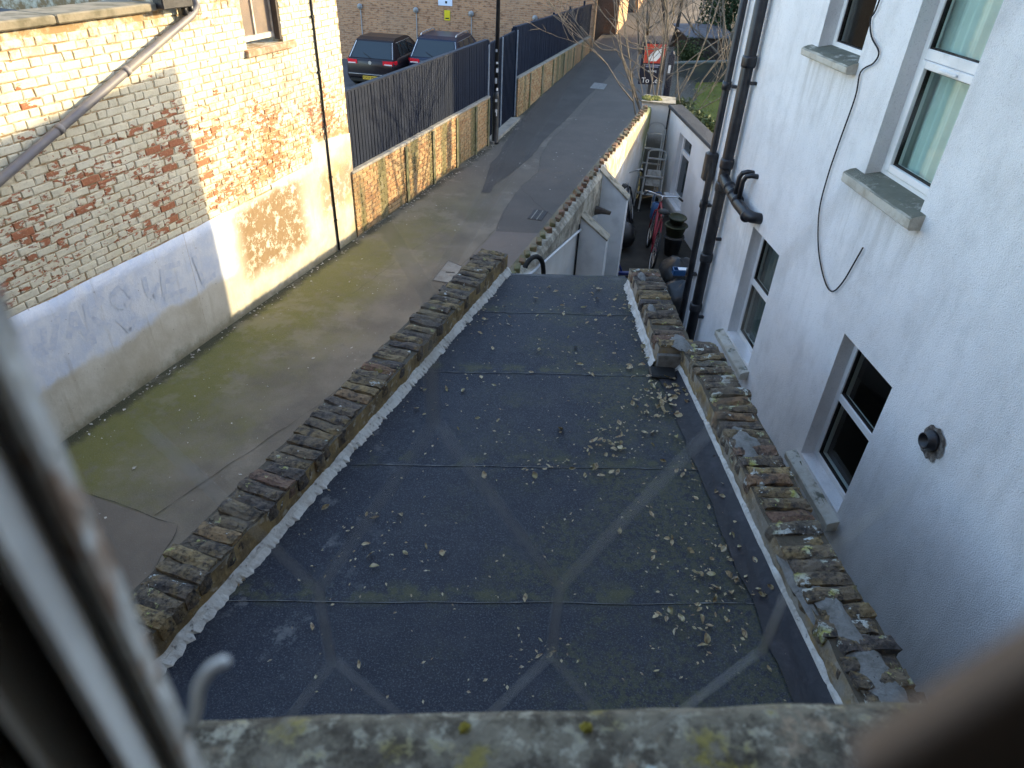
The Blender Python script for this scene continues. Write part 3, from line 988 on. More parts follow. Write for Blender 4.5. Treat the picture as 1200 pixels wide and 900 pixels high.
ST = [[(.23, 1.22), (.15, .96)], [(.41, 1.26), (.26, 1.02)], [(.07, 1.10), (.28, .98)],
      [(.58, 1.22), (.43, .99)], [(.58, 1.22), (.63, .86)], [(.47, 1.06), (.62, 1.02)], [(.73, 1.25), (.67, .79)],
      [(.94, 1.22), (.73, 1.07), (.92, .86)], [(1.17, 1.23), (1.05, 1.19), (1.04, 1.07), (1.16, 1.0), (1.26, 1.06), (1.24, 1.19), (1.17, 1.23)],
      [(1.02, .93), (1.13, .70), (1.24, .83)], [(1.5, 1.2), (1.48, 1.02), (1.55, .92), (1.67, 1.05)],
      [(1.76, 1.19), (1.70, .86)], [(1.76, 1.19), (2.04, 1.14)], [(1.75, 1.03), (1.94, .99)], [(1.70, .85), (2.04, .80)], [(2.27, 1.14), (2.32, .75), (2.55, .78)]]
for k, s_ in enumerate(ST):
    mb = MB(); stroke(mb, s_, .066, -.0187 - .0001 * k)
    mb.build('graffiti_stroke', M['graffiti'], lb)
# coping slabs of the flat roof
for i, (a, b) in enumerate([(-9, -5), (-5, -2.2), (-2.2, .2), (.2, 1.35), (1.35, 2.55)]):
    MB().bbox(a + .003, b - .003, -.07, .42, 3.725, 3.80, .012).build('coping_slab', simple("coping_stone", (.25, .215, .155), .9, (.13, .115, .075), 6, .7, 30) if i == 0 else bpy.data.materials["coping_stone"], lb)
# hopper, gutter end and the long diagonal rain pipe
hp = MB(); hp.bbox(2.52, 2.95, -.16, -.03, 3.74, 3.86, .01)
hp.build('gutter', M['blackpipe'], lb)
for dx in (2.88, 2.98):
    MB().tube([(dx, -.085, 3.76), (dx, -.085, 3.66)], .03, 8).build('outlet_pipe', M['blackpipe'], lb, True)
pp = MB().tube([(3.075, -.085, 3.86), (3.075, -.085, 3.74), (3.03, -.085, 3.685), (2.95, -.085, 3.64), (.42, -.085, 2.68), (-3.2, -.085, 1.31)], .041, 14)
pipe = pp.build('rain_pipe', M['greypipe'], lb, True)
for xx in (1.93, 1.02, -.05):
    zc = 2.68 + (xx - .42) * (3.64 - 2.68) / 2.53
    d = Vector((2.53, 0, .96)).normalized() * .03
    MB().tube([(xx - d.x, -.085, zc - d.z), (xx + d.x, -.085, zc + d.z)], .047, 14).build('pipe_collar', M['greypipe'], pipe, True)
# little sash window
w = MB(); w.box(3.88, 4.60, .10, .12, 3.19, 4.25)
wd = M['timberdark']
win = MB()
for x0, x1, z0, z1 in ((3.88, 3.93, 3.25, 4.25), (4.55, 4.60, 3.25, 4.25), (3.93, 4.55, 3.25, 3.31), (4.19, 4.215, 3.31, 4.25)):
    win.box(x0, x1, .085, .135, z0, z1)
wf = win.build('window', simple("old_white_frame", (.62, .58, .50), .7, (.45, .38, .30), 14), lb)
MB().box(3.93, 4.19, .105, .112, 3.31, 4.25).build('pane', simple("dusty_glass", (.20, .16, .13), .25, (.27, .20, .15), 4, spec=.5), wf)
MB().box(4.215, 4.55, .105, .112, 3.31, 4.25).build('pane', bpy.data.materials["dusty_glass"], wf)
MB().box(4.56, 4.598, -.0, .085, 3.22, 4.25).build('timber_post', wd, lb)
MB().box(4.8, 4.81, .25, .27, 3.3, 3.4)
sl_ = MB().bbox(3.82, 4.82, -.06, .13, 3.105, 3.185, .008)
sl_.jitter(.006, 9, 2).build('sill', simple("crumbling_sill", (.36, .20, .12), .9, (.50, .42, .32), 12, .8, 40), lb)
MB().tube([(5.30, -.02, 4.9), (5.31, -.024, 2.6), (5.295, -.028, 1.2), (5.30, -.03, .01)], .016, 8).build('vertical_cable', M['blackcable'], lb, True)
for zc in (3.4, 2.7, 1.95, 1.2, .5):
    MB().box(5.275, 5.325, -.04, -.012, zc, zc + .03).build('cable_clip', M['blackcable'], lb)

# ------------------------------------------------------------------ fence, dwarf wall, gate
def dwarf_wall(P0, P1, z0, top, zb0, zb1, label, piers, glabel):
    L = hypot(P1[0] - P0[0], P1[1] - P0[1]); rz = atan2(P1[1] - P0[1], P1[0] - P0[0])
    loc = (P0[0], P0[1], 0)
    w = thing('brick_dwarf_wall', label, 'wall', loc, rz)
    def base(x): return zb0 + (zb1 - zb0) * x / L
    MB().add([(0, 0, zb0 - .6), (L, 0, zb1 - .6), (L, .22, zb1 - .6), (0, .22, zb0 - .6), (0, 0, top), (L, 0, top), (L, .22, top), (0, .22, top)],
             [(0, 3, 2, 1), (4, 5, 6, 7), (0, 1, 5, 4), (1, 2, 6, 5), (2, 3, 7, 6), (3, 0, 4, 7)]).build('wall_core', M['tanmortar'], w)
    bs = []
    nr = int((top) / .075)
    for r_ in range(nr):
        z = top - .075 * (r_ + .5)
        x = .0 if r_ % 2 else -.112
        while x < L:
            a, b = max(0, x), min(L, x + .216)
            x += .225
            if b - a < .06: continue
            if z < base((a + b) / 2) + .0: continue
            bs.append(((a + b) / 2, z, b - a, .066))
    mats = {'s': [brick_face_mesh(.214, .062, M['tanbrick'], .012, .006, .003, 200 + i) for i in range(6)],
            'h': [brick_face_mesh(.104, .062, M['tanbrick'], .012, .006, .003, 230 + i) for i in range(4)]}
    brick_field(w, loc, rz, bs, mats, M['tanbrick'], 300)
    n = max(1, int(round(L / 2.0)))
    for i in range(n):
        MB().bbox(L * i / n + .002, L * (i + 1) / n - .002, -.02, .24, top, top + .045, .008).build('coping_stone', M['slab'], w)
    for x in piers:
        MB().box(x - .05, x + .05, -.035, -.0, base(x), top - .02).build('expansion_post', simple("stained_post", (.12, .12, .06), .9, (.22, .19, .13), 5, .5, 30) if "stained_post" not in bpy.data.materials else bpy.data.materials["stained_post"], w)
    return w, L, rz, loc
def slat_fence(P0, P1, z0a, z0b, z1a, z1b, label):
    L = hypot(P1[0] - P0[0], P1[1] - P0[1]); rz = atan2(P1[1] - P0[1], P1[0] - P0[0])
    loc = (P0[0], P0[1], 0)
    f = thing('slatted_fence', label, 'fence', loc, rz)
    H = 1.0
    me = MB().box(-.042, .042, .06, .138, 0, H).mesh('slat', M['fence'])
    n = int(L / .1)
    for i in range(n):
        x = (i + .5) * L / n
        a = z0a + (z0b - z0a) * x / L + .03; b = z1a + (z1b - z1a) * x / L
        inst('slat', me, f, (x, rnd.uniform(-.003, .003), a), (0, 0, 0), (1, 1, b - a))
    def rail(za, zb, t):
        MB().add([(0, .14, za), (L, .14, zb), (L, .18, zb), (0, .18, za), (0, .14, za + t), (L, .14, zb + t), (L, .18, zb + t), (0, .18, za + t)],
                 [(0, 3, 2, 1), (4, 5, 6, 7), (0, 1, 5, 4), (1, 2, 6, 5), (2, 3, 7, 6), (3, 0, 4, 7)]).build('rail', M['fence'], f)
    rail(z0a + .12, z0b + .12, .05); rail(z1a - .12, z1b - .12, .05); rail((z0a + z1a) / 2, (z0b + z1b) / 2, .05)
    MB().add([(0, .055, z1a), (L, .055, z1b), (L, .15, z1b), (0, .15, z1a), (0, .055, z1a + .03), (L, .055, z1b + .03), (L, .15, z1b + .03), (0, .15, z1a + .03)],
             [(0, 3, 2, 1), (4, 5, 6, 7), (0, 1, 5, 4), (1, 2, 6, 5), (2, 3, 7, 6), (3, 0, 4, 7)]).build('top_rail', M['fence'], f)
    for i in range(int(L / 2) + 1):
        x = min(L - .04, max(.04, i * 2.0))
        MB().box(x - .03, x + .03, .18, .24, 0, z1a - .03).build('fence_post', M['fence'], f)
    return f, L
FA0, FA1 = (-2.76, 10.95), (-.84, 16.95)
FB0, FB1 = (-.22, 19.55), (2.28, 27.75)
dwarf_wall(FA0, FA1, 0, 1.08, 0, 0, 'tan brick dwarf wall with green streaks between the painted building and the gate', (1.9, 3.1, 4.3, 5.4, 6.2), '')
dwarf_wall(FB0, FB1, 0, 1.02, .03, .5, 'tan brick dwarf wall beyond the gate running up to the orange brick building', (1.1, 2.3, 3.5, 4.8, 6.1, 7.3), '')
slat_fence(FA0, FA1, 1.10, 1.10, 2.30, 2.28, 'long dark blue slatted fence on the dwarf wall in front of the parked cars')
slat_fence(FB0, FB1, 1.05, 1.05, 2.25, 2.05, 'dark blue slatted fence beyond the gate on the farther dwarf wall')
GL = hypot(FB0[0] - FA1[0], FB0[1] - FA1[1]); GR = atan2(FB0[1] - FA1[1], FB0[0] - FA1[0])
gt = thing('metal_gate', 'solid dark blue metal gate with pale edges beside the lamp post', 'gate', (FA1[0], FA1[1], 0), GR)
for a, b in ((.14, 1.26), (1.29, GL - .14)):
    leaf = MB().box(a, b, .09, .125, .1, 2.2).build('gate_leaf', M['fence'], gt)
    n = 10
    for i in range(n):
        x = a + (b - a) * (i + .5) / n
        MB().box(x - .035, x + .035, .072, .089, .12, 2.18).build('gate_slat', M['fence'], leaf)
    MB().box(a, a + .022, .06, .088, .1, 2.2).build('edge_strip', M['fenceedge'], leaf)
MB().box(0.01, .11, .06, .17, 0, 2.28).build('gate_post', M['fence'], gt)
MB().box(GL - .11, GL - .01, .06, .17, 0, 2.28).build('gate_post', M['fence'], gt)
MB().box(.012, .034, .035, .058, 0.4, 2.2).build('edge_strip', M['fenceedge'], gt)
MB().box(GL - .05, GL - .028, .035, .058, 0.1, 2.2).build('edge_strip', M['fenceedge'], gt)
MB().bbox(.05, GL - .05, -.12, .2, -.05, .07, .01).build('threshold', M['slab'], gt)

# lamp post
lp = thing('lamp_post', 'black lamp post with torn stickers standing in front of the blue gate', 'lamp post', (-.697, 17.08, 0))
MB().lathe([(.098, 0), (.098, .05), (.082, .07), (.082, 1.05), (.066, 1.12), (.050, 1.2)], n=16).build('base', M['lamppost'], lp, True)
MB().lathe([(.048, 1.15), (.042, 6.0), (.038, 6.4)], n=14).build('shaft', M['lamppost'], lp, True)
MB().box(-.012, .012, -.115, -.09, .35, .75).build('door_hinge', M['lamppost'], lp)
lh = MB().bbox(-.12, .12, -.5, .1, 6.38, 6.5, .03).build('lantern', M['grayhead'], lp)
for z_, h_, a_ in ((1.62, .10, .3), (1.38, .13, -.2), (1.05 + .17, .07, .5), (.98, .07, .1), (.66, .17, .15), (2.05, .06, -.3), (1.8, .05, .2)):
    rr = .0505 if z_ > 1.2 else .0845
    V = []; F = []
    for i in range(5):
        t = -pi / 2 + a_ + (i - 2) * .22 * (.06 / rr)
        V += [(rr * cos(t), rr * sin(t), z_), (rr * cos(t), rr * sin(t), z_ + h_ * (.8 + .2 * (i % 2)))]
    for i in range(4): F.append((2 * i, 2 * i + 2, 2 * i + 3, 2 * i + 1))
    MB().add(V, F).build('sticker', M['sticker'], lp)

# covers and grating in the path
def cover(name, pts, label, cat, mat, frame=True, dz=.008):
    cx = sum(p[0] for p in pts) / 4; cy = sum(p[1] for p in pts) / 4; cz = gz(cx, cy)
    t = thing(name, label, cat, (cx, cy, cz))
    loc = [((p[0] - cx) * .93, (p[1] - cy) * .93, gz(p[0], p[1]) - cz) for p in pts]
    out = [((p[0] - cx), (p[1] - cy), gz(p[0], p[1]) - cz) for p in pts]
    MB().add([(x, y, z + dz) for x, y, z in loc] + [(x, y, z - .03) for x, y, z in loc],
             [(0, 1, 2, 3)] + [((i + 1) % 4, i, 4 + i, 4 + (i + 1) % 4) for i in range(4)]).build('lid', mat, t)
    if frame:
        for i in range(4):
            a, b, c, d = out[i], out[(i + 1) % 4], loc[(i + 1) % 4], loc[i]
            MB().add([(p[0], p[1], p[2] + dz - .002) for p in (a, b, c, d)], [(0, 1, 2, 3)]).build('frame_edge', M['timberdark'], t)
    return t
c1 = cover('inspection_cover', [(-1.30, 9.43), (-1.01, 9.36), (-.85, 9.97), (-1.13, 10.20)], 'pale concrete inspection cover in the path beside the near end of the brick parapet', 'drain cover', M['slab'])
MB().box(-.05, .09, -.02, .02, .0085, .011).build('lifting_slot', M['timberdark'], c1)
c2 = cover('inspection_cover', [(1.97, 22.83), (2.44, 22.72), (2.62, 23.42), (2.18, 23.56)], 'grey inspection cover in the dark asphalt further up the path beyond the gate', 'drain cover', M['ironcover'])
gy = thing('drain_grating', 'small dark drain grating with a pale bar in the path by the yard wall', 'drain', (.34, 12.38, 0), radians(-15))
MB().box(-.14, .14, -.26, .26, .005, .010).build('frame', M['timberdark'], gy)
for i in range(7):
    MB().box(-.12 + i * .036, -.10 + i * .036, -.24, .24, .010, .018).build('bar', M['greypl'] if i not in (1, 4) else M['slab'], gy)

# ------------------------------------------------------------------ flat-roofed extension
RZ = 2.165
ex = thing('flat_roof_extension', 'single storey extension with black felt flat roof between weathered brick parapets', 'building', (0, 0, 0))
LP0, LP1 = Vector((-1.755, .75, 0)), Vector((-.195, 5.36, 0))       # centre line of the left parapet
RN = [Vector((1.495, .7, 0)), Vector((1.475, 1.42, 0)), Vector((1.385, 2.35, 0)), Vector((1.315, 3.28, 0)), Vector((1.25, 4.0, 0))]   # near right parapet
RF0, RF1 = Vector((1.09, 3.93, 0)), Vector((1.045, 5.17, 0))
def polyline(pts, t):
    Ls = [(b - a).length for a, b in zip(pts, pts[1:])]
    d = t * sum(Ls)
    for (a, b), L in zip(zip(pts, pts[1:]), Ls):
        if d <= L or L == Ls[-1] and b is pts[-1]:
            return a + (b - a) * (d / L), (b - a).normalized()
        d -= L
    return pts[-1], (pts[-1] - pts[-2]).normalized()
MB().prism([(-1.83, .3), (1.55, .3), (1.50, 1.4), (1.28, 4.0), (1.12, 4.0), (1.03, 5.22), (-.20, 5.33), (-1.72, .9)], 0.0, RZ - .012).build('wall_block', M['parapet'], ex)
def parapet_wall(pts, w, zt, nseg):
    V = []; F = []
    for i in range(nseg + 1):
        p, d = polyline(pts, i / nseg)
        n = Vector((-d.y, d.x, 0))
        for (o, z) in ((-w / 2, RZ - .05), (-w / 2, zt), (w / 2, zt), (w / 2, RZ - .05)):
            q = p + n * (o + .012 * mnoise.noise(Vector((p.x * 9, p.y * 9, z * 5 + o * 9))))
            V.append((q.x, q.y, z))
    for i in range(nseg):
        for k in range(3):
            F.append((i * 4 + k, i * 4 + k + 1, (i + 1) * 4 + k + 1, (i + 1) * 4 + k))
    F.append((0, 1, 2, 3)); F.append((nseg * 4 + 3, nseg * 4 + 2, nseg * 4 + 1, nseg * 4))
    MB().add(V, F).build('parapet_wall', M['parapet'], ex)
parapet_wall([LP0, LP1], .234, 2.331, 140)
parapet_wall(RN, .246, 2.331, 100)
parapet_wall([RF0, RF1], .234, 2.327, 40)
# weathered bricks on edge
def coping_mesh(seed, L=.236, T=.0745, H=.088):
    r = random.Random(seed)
    nx, ny, nz = 6, 3, 2
    mb = MB(); idx = {}
    for i in range(nx + 1):
        for j in range(ny + 1):
            for k in range(nz + 1):
                if 0 < i < nx and 0 < j < ny and 0 < k < nz: continue
                x = (i / nx - .5) * L; y = (j / ny - .5) * T; z = (k / nz - 1) * H
                e = (i in (0, nx)) + (j in (0, ny)) + (k == nz)
                if k == nz and e >= 2: z -= .006 + r.uniform(0, .008)
                if i in (0, nx) and e >= 2: x *= .955 - r.uniform(0, .05)
                if j in (0, ny) and e >= 2: y *= .955
                p = Vector((x, y, z)) + mnoise.noise_vector(Vector((x * 22 + seed * 3.7, y * 22, z * 22))) * .008
                if k == nz: p.z -= max(0, mnoise.noise(Vector((x * 9 + seed, y * 9, 4)))) * .02
                idx[(i, j, k)] = len(mb.v); mb.v.append(tuple(p))
    def q(a, b, c, d): mb.f.append((idx[a], idx[b], idx[c], idx[d]))
    for i in range(nx):
        for j in range(ny): q((i, j, nz), (i + 1, j, nz), (i + 1, j + 1, nz), (i, j + 1, nz))
        for k in range(nz):
            q((i, 0, k), (i + 1, 0, k), (i + 1, 0, k + 1), (i, 0, k + 1)); q((i + 1, ny, k), (i, ny, k), (i, ny, k + 1), (i + 1, ny, k + 1))
    for j in range(ny):
        for k in range(nz):
            q((0, j + 1, k), (0, j, k), (0, j, k + 1), (0, j + 1, k + 1)); q((nx, j, k), (nx, j + 1, k), (nx, j + 1, k + 1), (nx, j, k + 1))
    return mb.mesh('coping_brick', M['oldbrick'])
cms = [coping_mesh(i) for i in range(12)]
def coping_row(pts, ztop, wide=1.0, start=0.0, pitch=.077, wob=.012):
    Ltot = sum((b - a).length for a, b in zip(pts, pts[1:]))
    n = int(Ltot / pitch)
    for i in range(n):
        p, d = polyline(pts, (i + .5) / n)
        ang = atan2(d.y, d.x) - pi / 2
        inst('coping_brick', rnd.choice(cms), ex,
             (p.x + rnd.gauss(0, wob), p.y + rnd.gauss(0, .003), ztop + rnd.gauss(0, .006)),
             (rnd.gauss(0, .05), rnd.gauss(0, .03), ang + rnd.gauss(0, .028) + (pi if rnd.random() < .5 else 0)),
             (wide * rnd.uniform(.93, 1.05), rnd.uniform(.94, 1.08), rnd.uniform(.9, 1.05)))
coping_row([LP0, LP1], 2.355)
coping_row(RN, 2.355, 1.07)
coping_row([RF0, RF1], 2.345, 1.02)
# pale cement fillets with ragged feet
def fillet(pts, side, off, zt, foot, n, name='cement_fillet', mat=None, rag=.035, z0=None):
    V = []; F = []
    for i in range(n + 1):
        p, d = polyline(pts, i / n)
        nv = Vector((-d.y, d.x, 0)) * side
        t = i * .37
        r1 = rag * (.45 * mnoise.noise(Vector((t * .35, side * 3 + off, 0))) + .6 * mnoise.noise(Vector((t * 2.1, 7, 0))) + .5 * mnoise.noise(Vector((t * 5.3, 9, 0))))
        r2 = .034 * (mnoise.noise(Vector((t * .4, 11, side))) + .7 * mnoise.noise(Vector((t * 2.7, 3, side))))
        a = p + nv * off; b = p + nv * (off + .012); c = p + nv * (off + foot + r1)
        V += [(a.x, a.y, zt + r2 * .6), (b.x, b.y, zt - .012 + r2 * .6), (p.x + nv.x * (off + foot * .45), p.y + nv.y * (off + foot * .45), (z0 or RZ) + .03), (c.x, c.y, (z0 or RZ) + .004)]
    for i in range(n):
        for k in range(3):
            q = (i * 4 + k, i * 4 + k + 1, (i + 1) * 4 + k + 1, (i + 1) * 4 + k)
            F.append(q if side < 0 else tuple(reversed(q)))
    MB().add(V, F).build(name, mat or M['fillet'], ex, False)
LP0b = LP0 + (LP1 - LP0) * .02
fillet([LP0, LP1], -1, .1195, 2.218, .042, 300)
fillet(RN, 1, .1255, 2.222, .036, 260, rag=.06)
fillet([RF0, RF1], 1, .1195, 2.225, .034, 80)
MB().bbox(.975, 1.205, 3.90, 3.932, RZ + .004, 2.29, .006).jitter(.01, 14, 3).build('rendered_end', M['cement'], ex)
# grey cement smears over the right parapet
def smear(c, lx, ly, ang, z, seed):
    n = 26
    V = [(0, 0, .010)]
    for rr in (.55, 1.0):
        for i in range(n):
            t = 2 * pi * i / n
            r = rr * (1 + .35 * mnoise.noise(Vector((cos(t) * 1.6 + seed, sin(t) * 1.6, seed))) + .15 * mnoise.noise(Vector((cos(t) * 5 + seed, sin(t) * 5, 1))))
            V.append((r * lx * cos(t), r * ly * sin(t), (.008 if rr < .9 else -.012) + .006 * mnoise.noise(Vector((cos(t) * 4, sin(t) * 4, seed + rr)))))
    F = [(0, 1 + i, 1 + (i + 1) % n) for i in range(n)] + [(1 + i, 1 + n + i, 1 + n + (i + 1) % n, 1 + (i + 1) % n) for i in range(n)]
    o = MB().add(V, F).build('cement_smear', M['cement'], ex, True)
    o.location = (c[0], c[1], z); o.rotation_euler = (0, 0, ang)
smear((1.13, 3.97), .075, .10, .2, 2.353, 1)
smear((1.30, 2.93), .075, .16, .1, 2.352, 2)
smear((1.41, 1.78), .06, .22, .22, 2.352, 3)
smear((1.46, 1.56), .085, .20, .15, 2.352, 4)
smear((1.46, 1.28), .08, .16, .1, 2.352, 6)
smear((1.00, 4.45), .03, .06, .1, 2.348, 5)
smear((1.00, 5.0), .035, .07, .1, 2.346, 7)
smear((1.30, 1.95), .035, .22, .16, 2.325, 8)
# felt sheets, each lapping over the next one down
laps = [.25, 1.985, 2.89, 3.82, 4.655, 5.30]
def in_left(y): return (-1.755 + .3384 * (y - .75)) + .105
def in_right(y):
    if y < 3.93:
        for a, b in zip(RN, RN[1:]):
            if a.y <= y <= b.y: return a.x + (b.x - a.x) * (y - a.y) / (b.y - a.y) - .125
        return RN[0].x - .125
    return 1.09 - .0363 * (y - 3.93) - .115
for i in range(5):
    y0, y1 = laps[i], laps[i + 1]
    mb = MB(); nx, ny = 22, 14
    yy0 = y0 - (.05 if i else 0)
    for j in range(ny + 1):
        for k in range(nx + 1):
            u = k / nx
            y = yy0 + (y1 - yy0) * j / ny
            x = in_left(y) + (in_right(y) - in_left(y)) * u
            yy = y + .05 * x + .012 * mnoise.noise(Vector((x * 2.5, i, 0))) * (1 if j in (0, ny) else 0)
            z = RZ + .0008 * i - .0012 * (j / ny) + .004 * mnoise.noise(Vector((x * 1.8, yy * 1.8, 3))) + (.0004 if j == 0 and i else 0)
            if k in (0, nx): z += .004
            mb.v.append((x, yy, z))
    for j in range(ny):
        for k in range(nx):
            a = j * (nx + 1) + k
            mb.f.append((a, a + 1, a + nx + 2, a + nx + 1))
    mb.build('felt_sheet', M['felt'], ex, True)
    if i:   # the lap itself: a thin bitumen bead along the edge
        pts = []
        for k in range(81):
            x = in_left(y0) + (in_right(y0) - in_left(y0)) * k / 80
            pts.append((x, y0 - .05 + .05 * x + .012 * mnoise.noise(Vector((x * 2.5, i, 0))), RZ + .0008 * i + .0012 + .004 * mnoise.noise(Vector((x * 1.8, (y0) * 1.8, 3)))))
        V = []; F = []
        for k in range(len(pts)):
            pts_k = Vector(pts[k])
            wv = max(.0004, .0012 + .0030 * mnoise.noise(Vector((k * .55, i * 3.1, 0))))
            V += [(pts_k.x, pts_k.y - wv, pts_k.z + .0016), (pts_k.x, pts_k.y + wv, pts_k.z + .0016)]
        for k in range(len(pts) - 1): F.append((2 * k, 2 * k + 2, 2 * k + 3, 2 * k + 1))
        MB().add(V, F).build('lap_edge', simple("lap_bitumen", (.20, .205, .20), .85, (.11, .115, .12), 5) if "lap_bitumen" not in bpy.data.materials else bpy.data.materials["lap_bitumen"], ex, True)
# smooth felt strips turned up against both parapets
def strip(pts, side, off, w, name, mat, n=50, z=.0125):
    V = []; F = []
    for i in range(n + 1):
        p, d = polyline(pts, i / n); nv = Vector((-d.y, d.x, 0)) * side
        rag = .02 * mnoise.noise(Vector((i * .31, off, side)))
        for (o, zz) in ((off, RZ + .045), (off + .045, RZ + .018), (off + w * .6, RZ + .013), (off + w + rag, RZ + z)):
            q = p + nv * o
            V.append((q.x, q.y, zz + .003 * mnoise.noise(Vector((i * .5, o * 9, 2)))))
    for i in range(n):
        for k in range(3):
            q = (i * 4 + k, i * 4 + k + 1, (i + 1) * 4 + k + 1, (i + 1) * 4 + k)
            F.append(q if side < 0 else tuple(reversed(q)))
    MB().add(V, F).build(name, mat, ex, True)
strip([RN[0], RN[1], RN[2], RN[3], Vector((1.262, 3.88, 0))], 1, .118, .17, 'felt_upstand', M['feltsmooth'])
MB().box(-.15, 1.0, 5.265, 5.30, RZ - .13, RZ + .002).build('felt_drip', M['feltsmooth'], ex)
MB().bbox(.92, 1.10, 3.78, 3.90, RZ + .004, RZ + .035, .01).jitter(.012, 12, 9).build('outlet_sump', M['black'], ex)

# ------------------------------------------------------------------ fallen leaves on the roof
def leaf_mesh(seed, mat, L=.039, Wd=.022):
    r = random.Random(seed)
    c1, c2 = r.uniform(-.5, .9), r.uniform(-.2, .8)
    rows = 6; mb = MB()
    for i in range(rows + 1):
        t = i / rows
        wv = Wd / 2 * sin(pi * min(1, t * 1.02)) ** .8 * (1.2 - .4 * t) * (1 + r.uniform(-.15, .15)) + .0005
        x = (t - .5) * L
        zz = c1 * L * .5 * (t - .5) ** 2 * 2 + .003
        for s_ in (-1, 0, 1):
            mb.v.append((x, s_ * wv, zz + abs(s_) * c2 * wv * .8 + r.uniform(-.001, .001)))
    for i in range(rows):
        for k in range(2):
            a = i * 3 + k
            mb.f.append((a, a + 1, a + 4, a + 3))
    return mb.mesh('fallen_leaf', mat)
lms = [leaf_mesh(i, M['deadleaf']) for i in range(14)]
def on_roof(x, y):
    return in_left(y) + .03 < x < in_right(y) - .01 and 1.4 < y < 5.2
def roof_z(x, y):
    return RZ + .013
CL = [(1.05, 3.62, .085, 34), (.96, 3.47, .11, 28), (.84, 3.29, .09, 10), (.63, 3.17, .05, 7), (.60, 3.01, .06, 9), (.56, 2.88, .09, 12), (1.0, 3.75, .13, 10),
      (1.28, 3.40, .08, 6), (.21, 2.86, .06, 4), (1.08, 2.82, .10, 8), (.87, 2.31, .09, 7), (.89, 1.81, .07, 9), (.78, 1.92, .08, 9), (1.14, 2.10, .09, 14),
      (1.12, 2.35, .08, 8), (.92, 2.11, .06, 5), (.19, 1.67, .04, 3), (-.70, 2.21, .10, 7), (-.2, 4.5, .12, 7), (.95, 4.70, .12, 9), (.85, 4.40, .14, 8), (.98, 4.15, .1, 9)]
spots = []
rl = random.Random(31)
for (x, y, s_, n) in CL:
    for _ in range(n):
        spots.append((rl.gauss(x, s_), rl.gauss(y, s_), 'drift'))
while len(spots) < 300:
    y = rl.uniform(1.45, 5.15); x = rl.uniform(in_left(y), in_right(y))
    if rl.random() < .35 + .65 * (x + 1.2) / 2.4: spots.append((x, y, 'one'))
def leaf_zone(x, y):
    zones = [(1.05, 3.55, .30, 'dry pale fallen leaf in the large drift beside the step of the right parapet', 'leaves drifted beside the parapet step'),
             (.66, 3.08, .26, 'dry fallen leaf in the trail of leaves below the large drift', 'leaves trailing from the drift'),
             (1.14, 2.18, .24, 'dry fallen leaf caught along the foot of the near right parapet', 'leaves along the near right parapet'),
             (.85, 1.92, .26, 'dry fallen leaf in the loose patch near the lower right of the felt', 'leaves in the lower right patch'),
             (.92, 4.5, .35, 'small pale leaf at the far right of the felt before the yard', 'leaves at the far right of the roof'),
             (-.70, 2.21, .30, 'dry leaf among the grey stains near the left parapet', 'leaves near the left parapet'),
             (-.2, 4.5, .40, 'small pale leaf at the far left of the felt by the parapet end', 'leaves at the far left of the roof'),
             (.2, 2.86, .16, 'dry fallen leaf lying on the lap in the middle of the felt', 'leaves on the middle lap')]
    for zx, zy, r_, a, b in zones:
        if hypot(x - zx, y - zy) < r_: return a, b
    if y > 3.0: return 'single dry leaf lying on the open far half of the felt', 'single leaves on the far half'
    if x > .35: return 'single dry leaf lying on the open near right of the felt', 'single leaves on the near right'
    return 'single dry leaf lying on the open near left of the felt', 'single leaves on the near left'
nl = 0
for (x, y, k) in spots:
    if not on_roof(x, y): continue
    o = bpy.data.objects.new('fallen_leaf', rl.choice(lms)); C.objects.link(o)
    sc = rl.uniform(.5, 1.3) * (1.4 if rl.random() < .15 else 1)
    o.location = (x, y, roof_z(x, y) + (rl.uniform(0, .012) if k == 'drift' else 0))
    o.rotation_euler = (rl.gauss(0, .38), rl.gauss(0, .38), rl.uniform(0, 6.28)); o.scale = (sc, sc * rl.uniform(.6, 1.15), sc)
    lab, grp = leaf_zone(x, y)
    tag(o, lab, 'leaf', grp)
    nl += 1
mb = MB()
for _ in range(900):
    if rl.random() < .55:
        c = rl.choice(CL); x, y = rl.gauss(c[0], c[2] * 1.5), rl.gauss(c[1], c[2] * 1.5)
    else:
        y = rl.uniform(1.45, 5.15); x = rl.uniform(in_left(y), in_right(y))
    if not on_roof(x, y): continue
    a = rl.uniform(0, 6.28); L = rl.uniform(.004, .012); w_ = L * rl.uniform(.3, .7); z = roof_z(x, y) - .002
    ca, sa = cos(a), sin(a)
    mb.quad((x - ca * L, y - sa * L, z), (x + sa * w_, y - ca * w_, z + rl.uniform(0, .004)), (x + ca * L, y + sa * L, z), (x - sa * w_, y + ca * w_, z + rl.uniform(0, .004)))
tag(mb.build('leaf_litter', M['deadleaf']), 'fine crumbs of broken leaves strewn over the black felt roof', 'litter', kind='stuff')

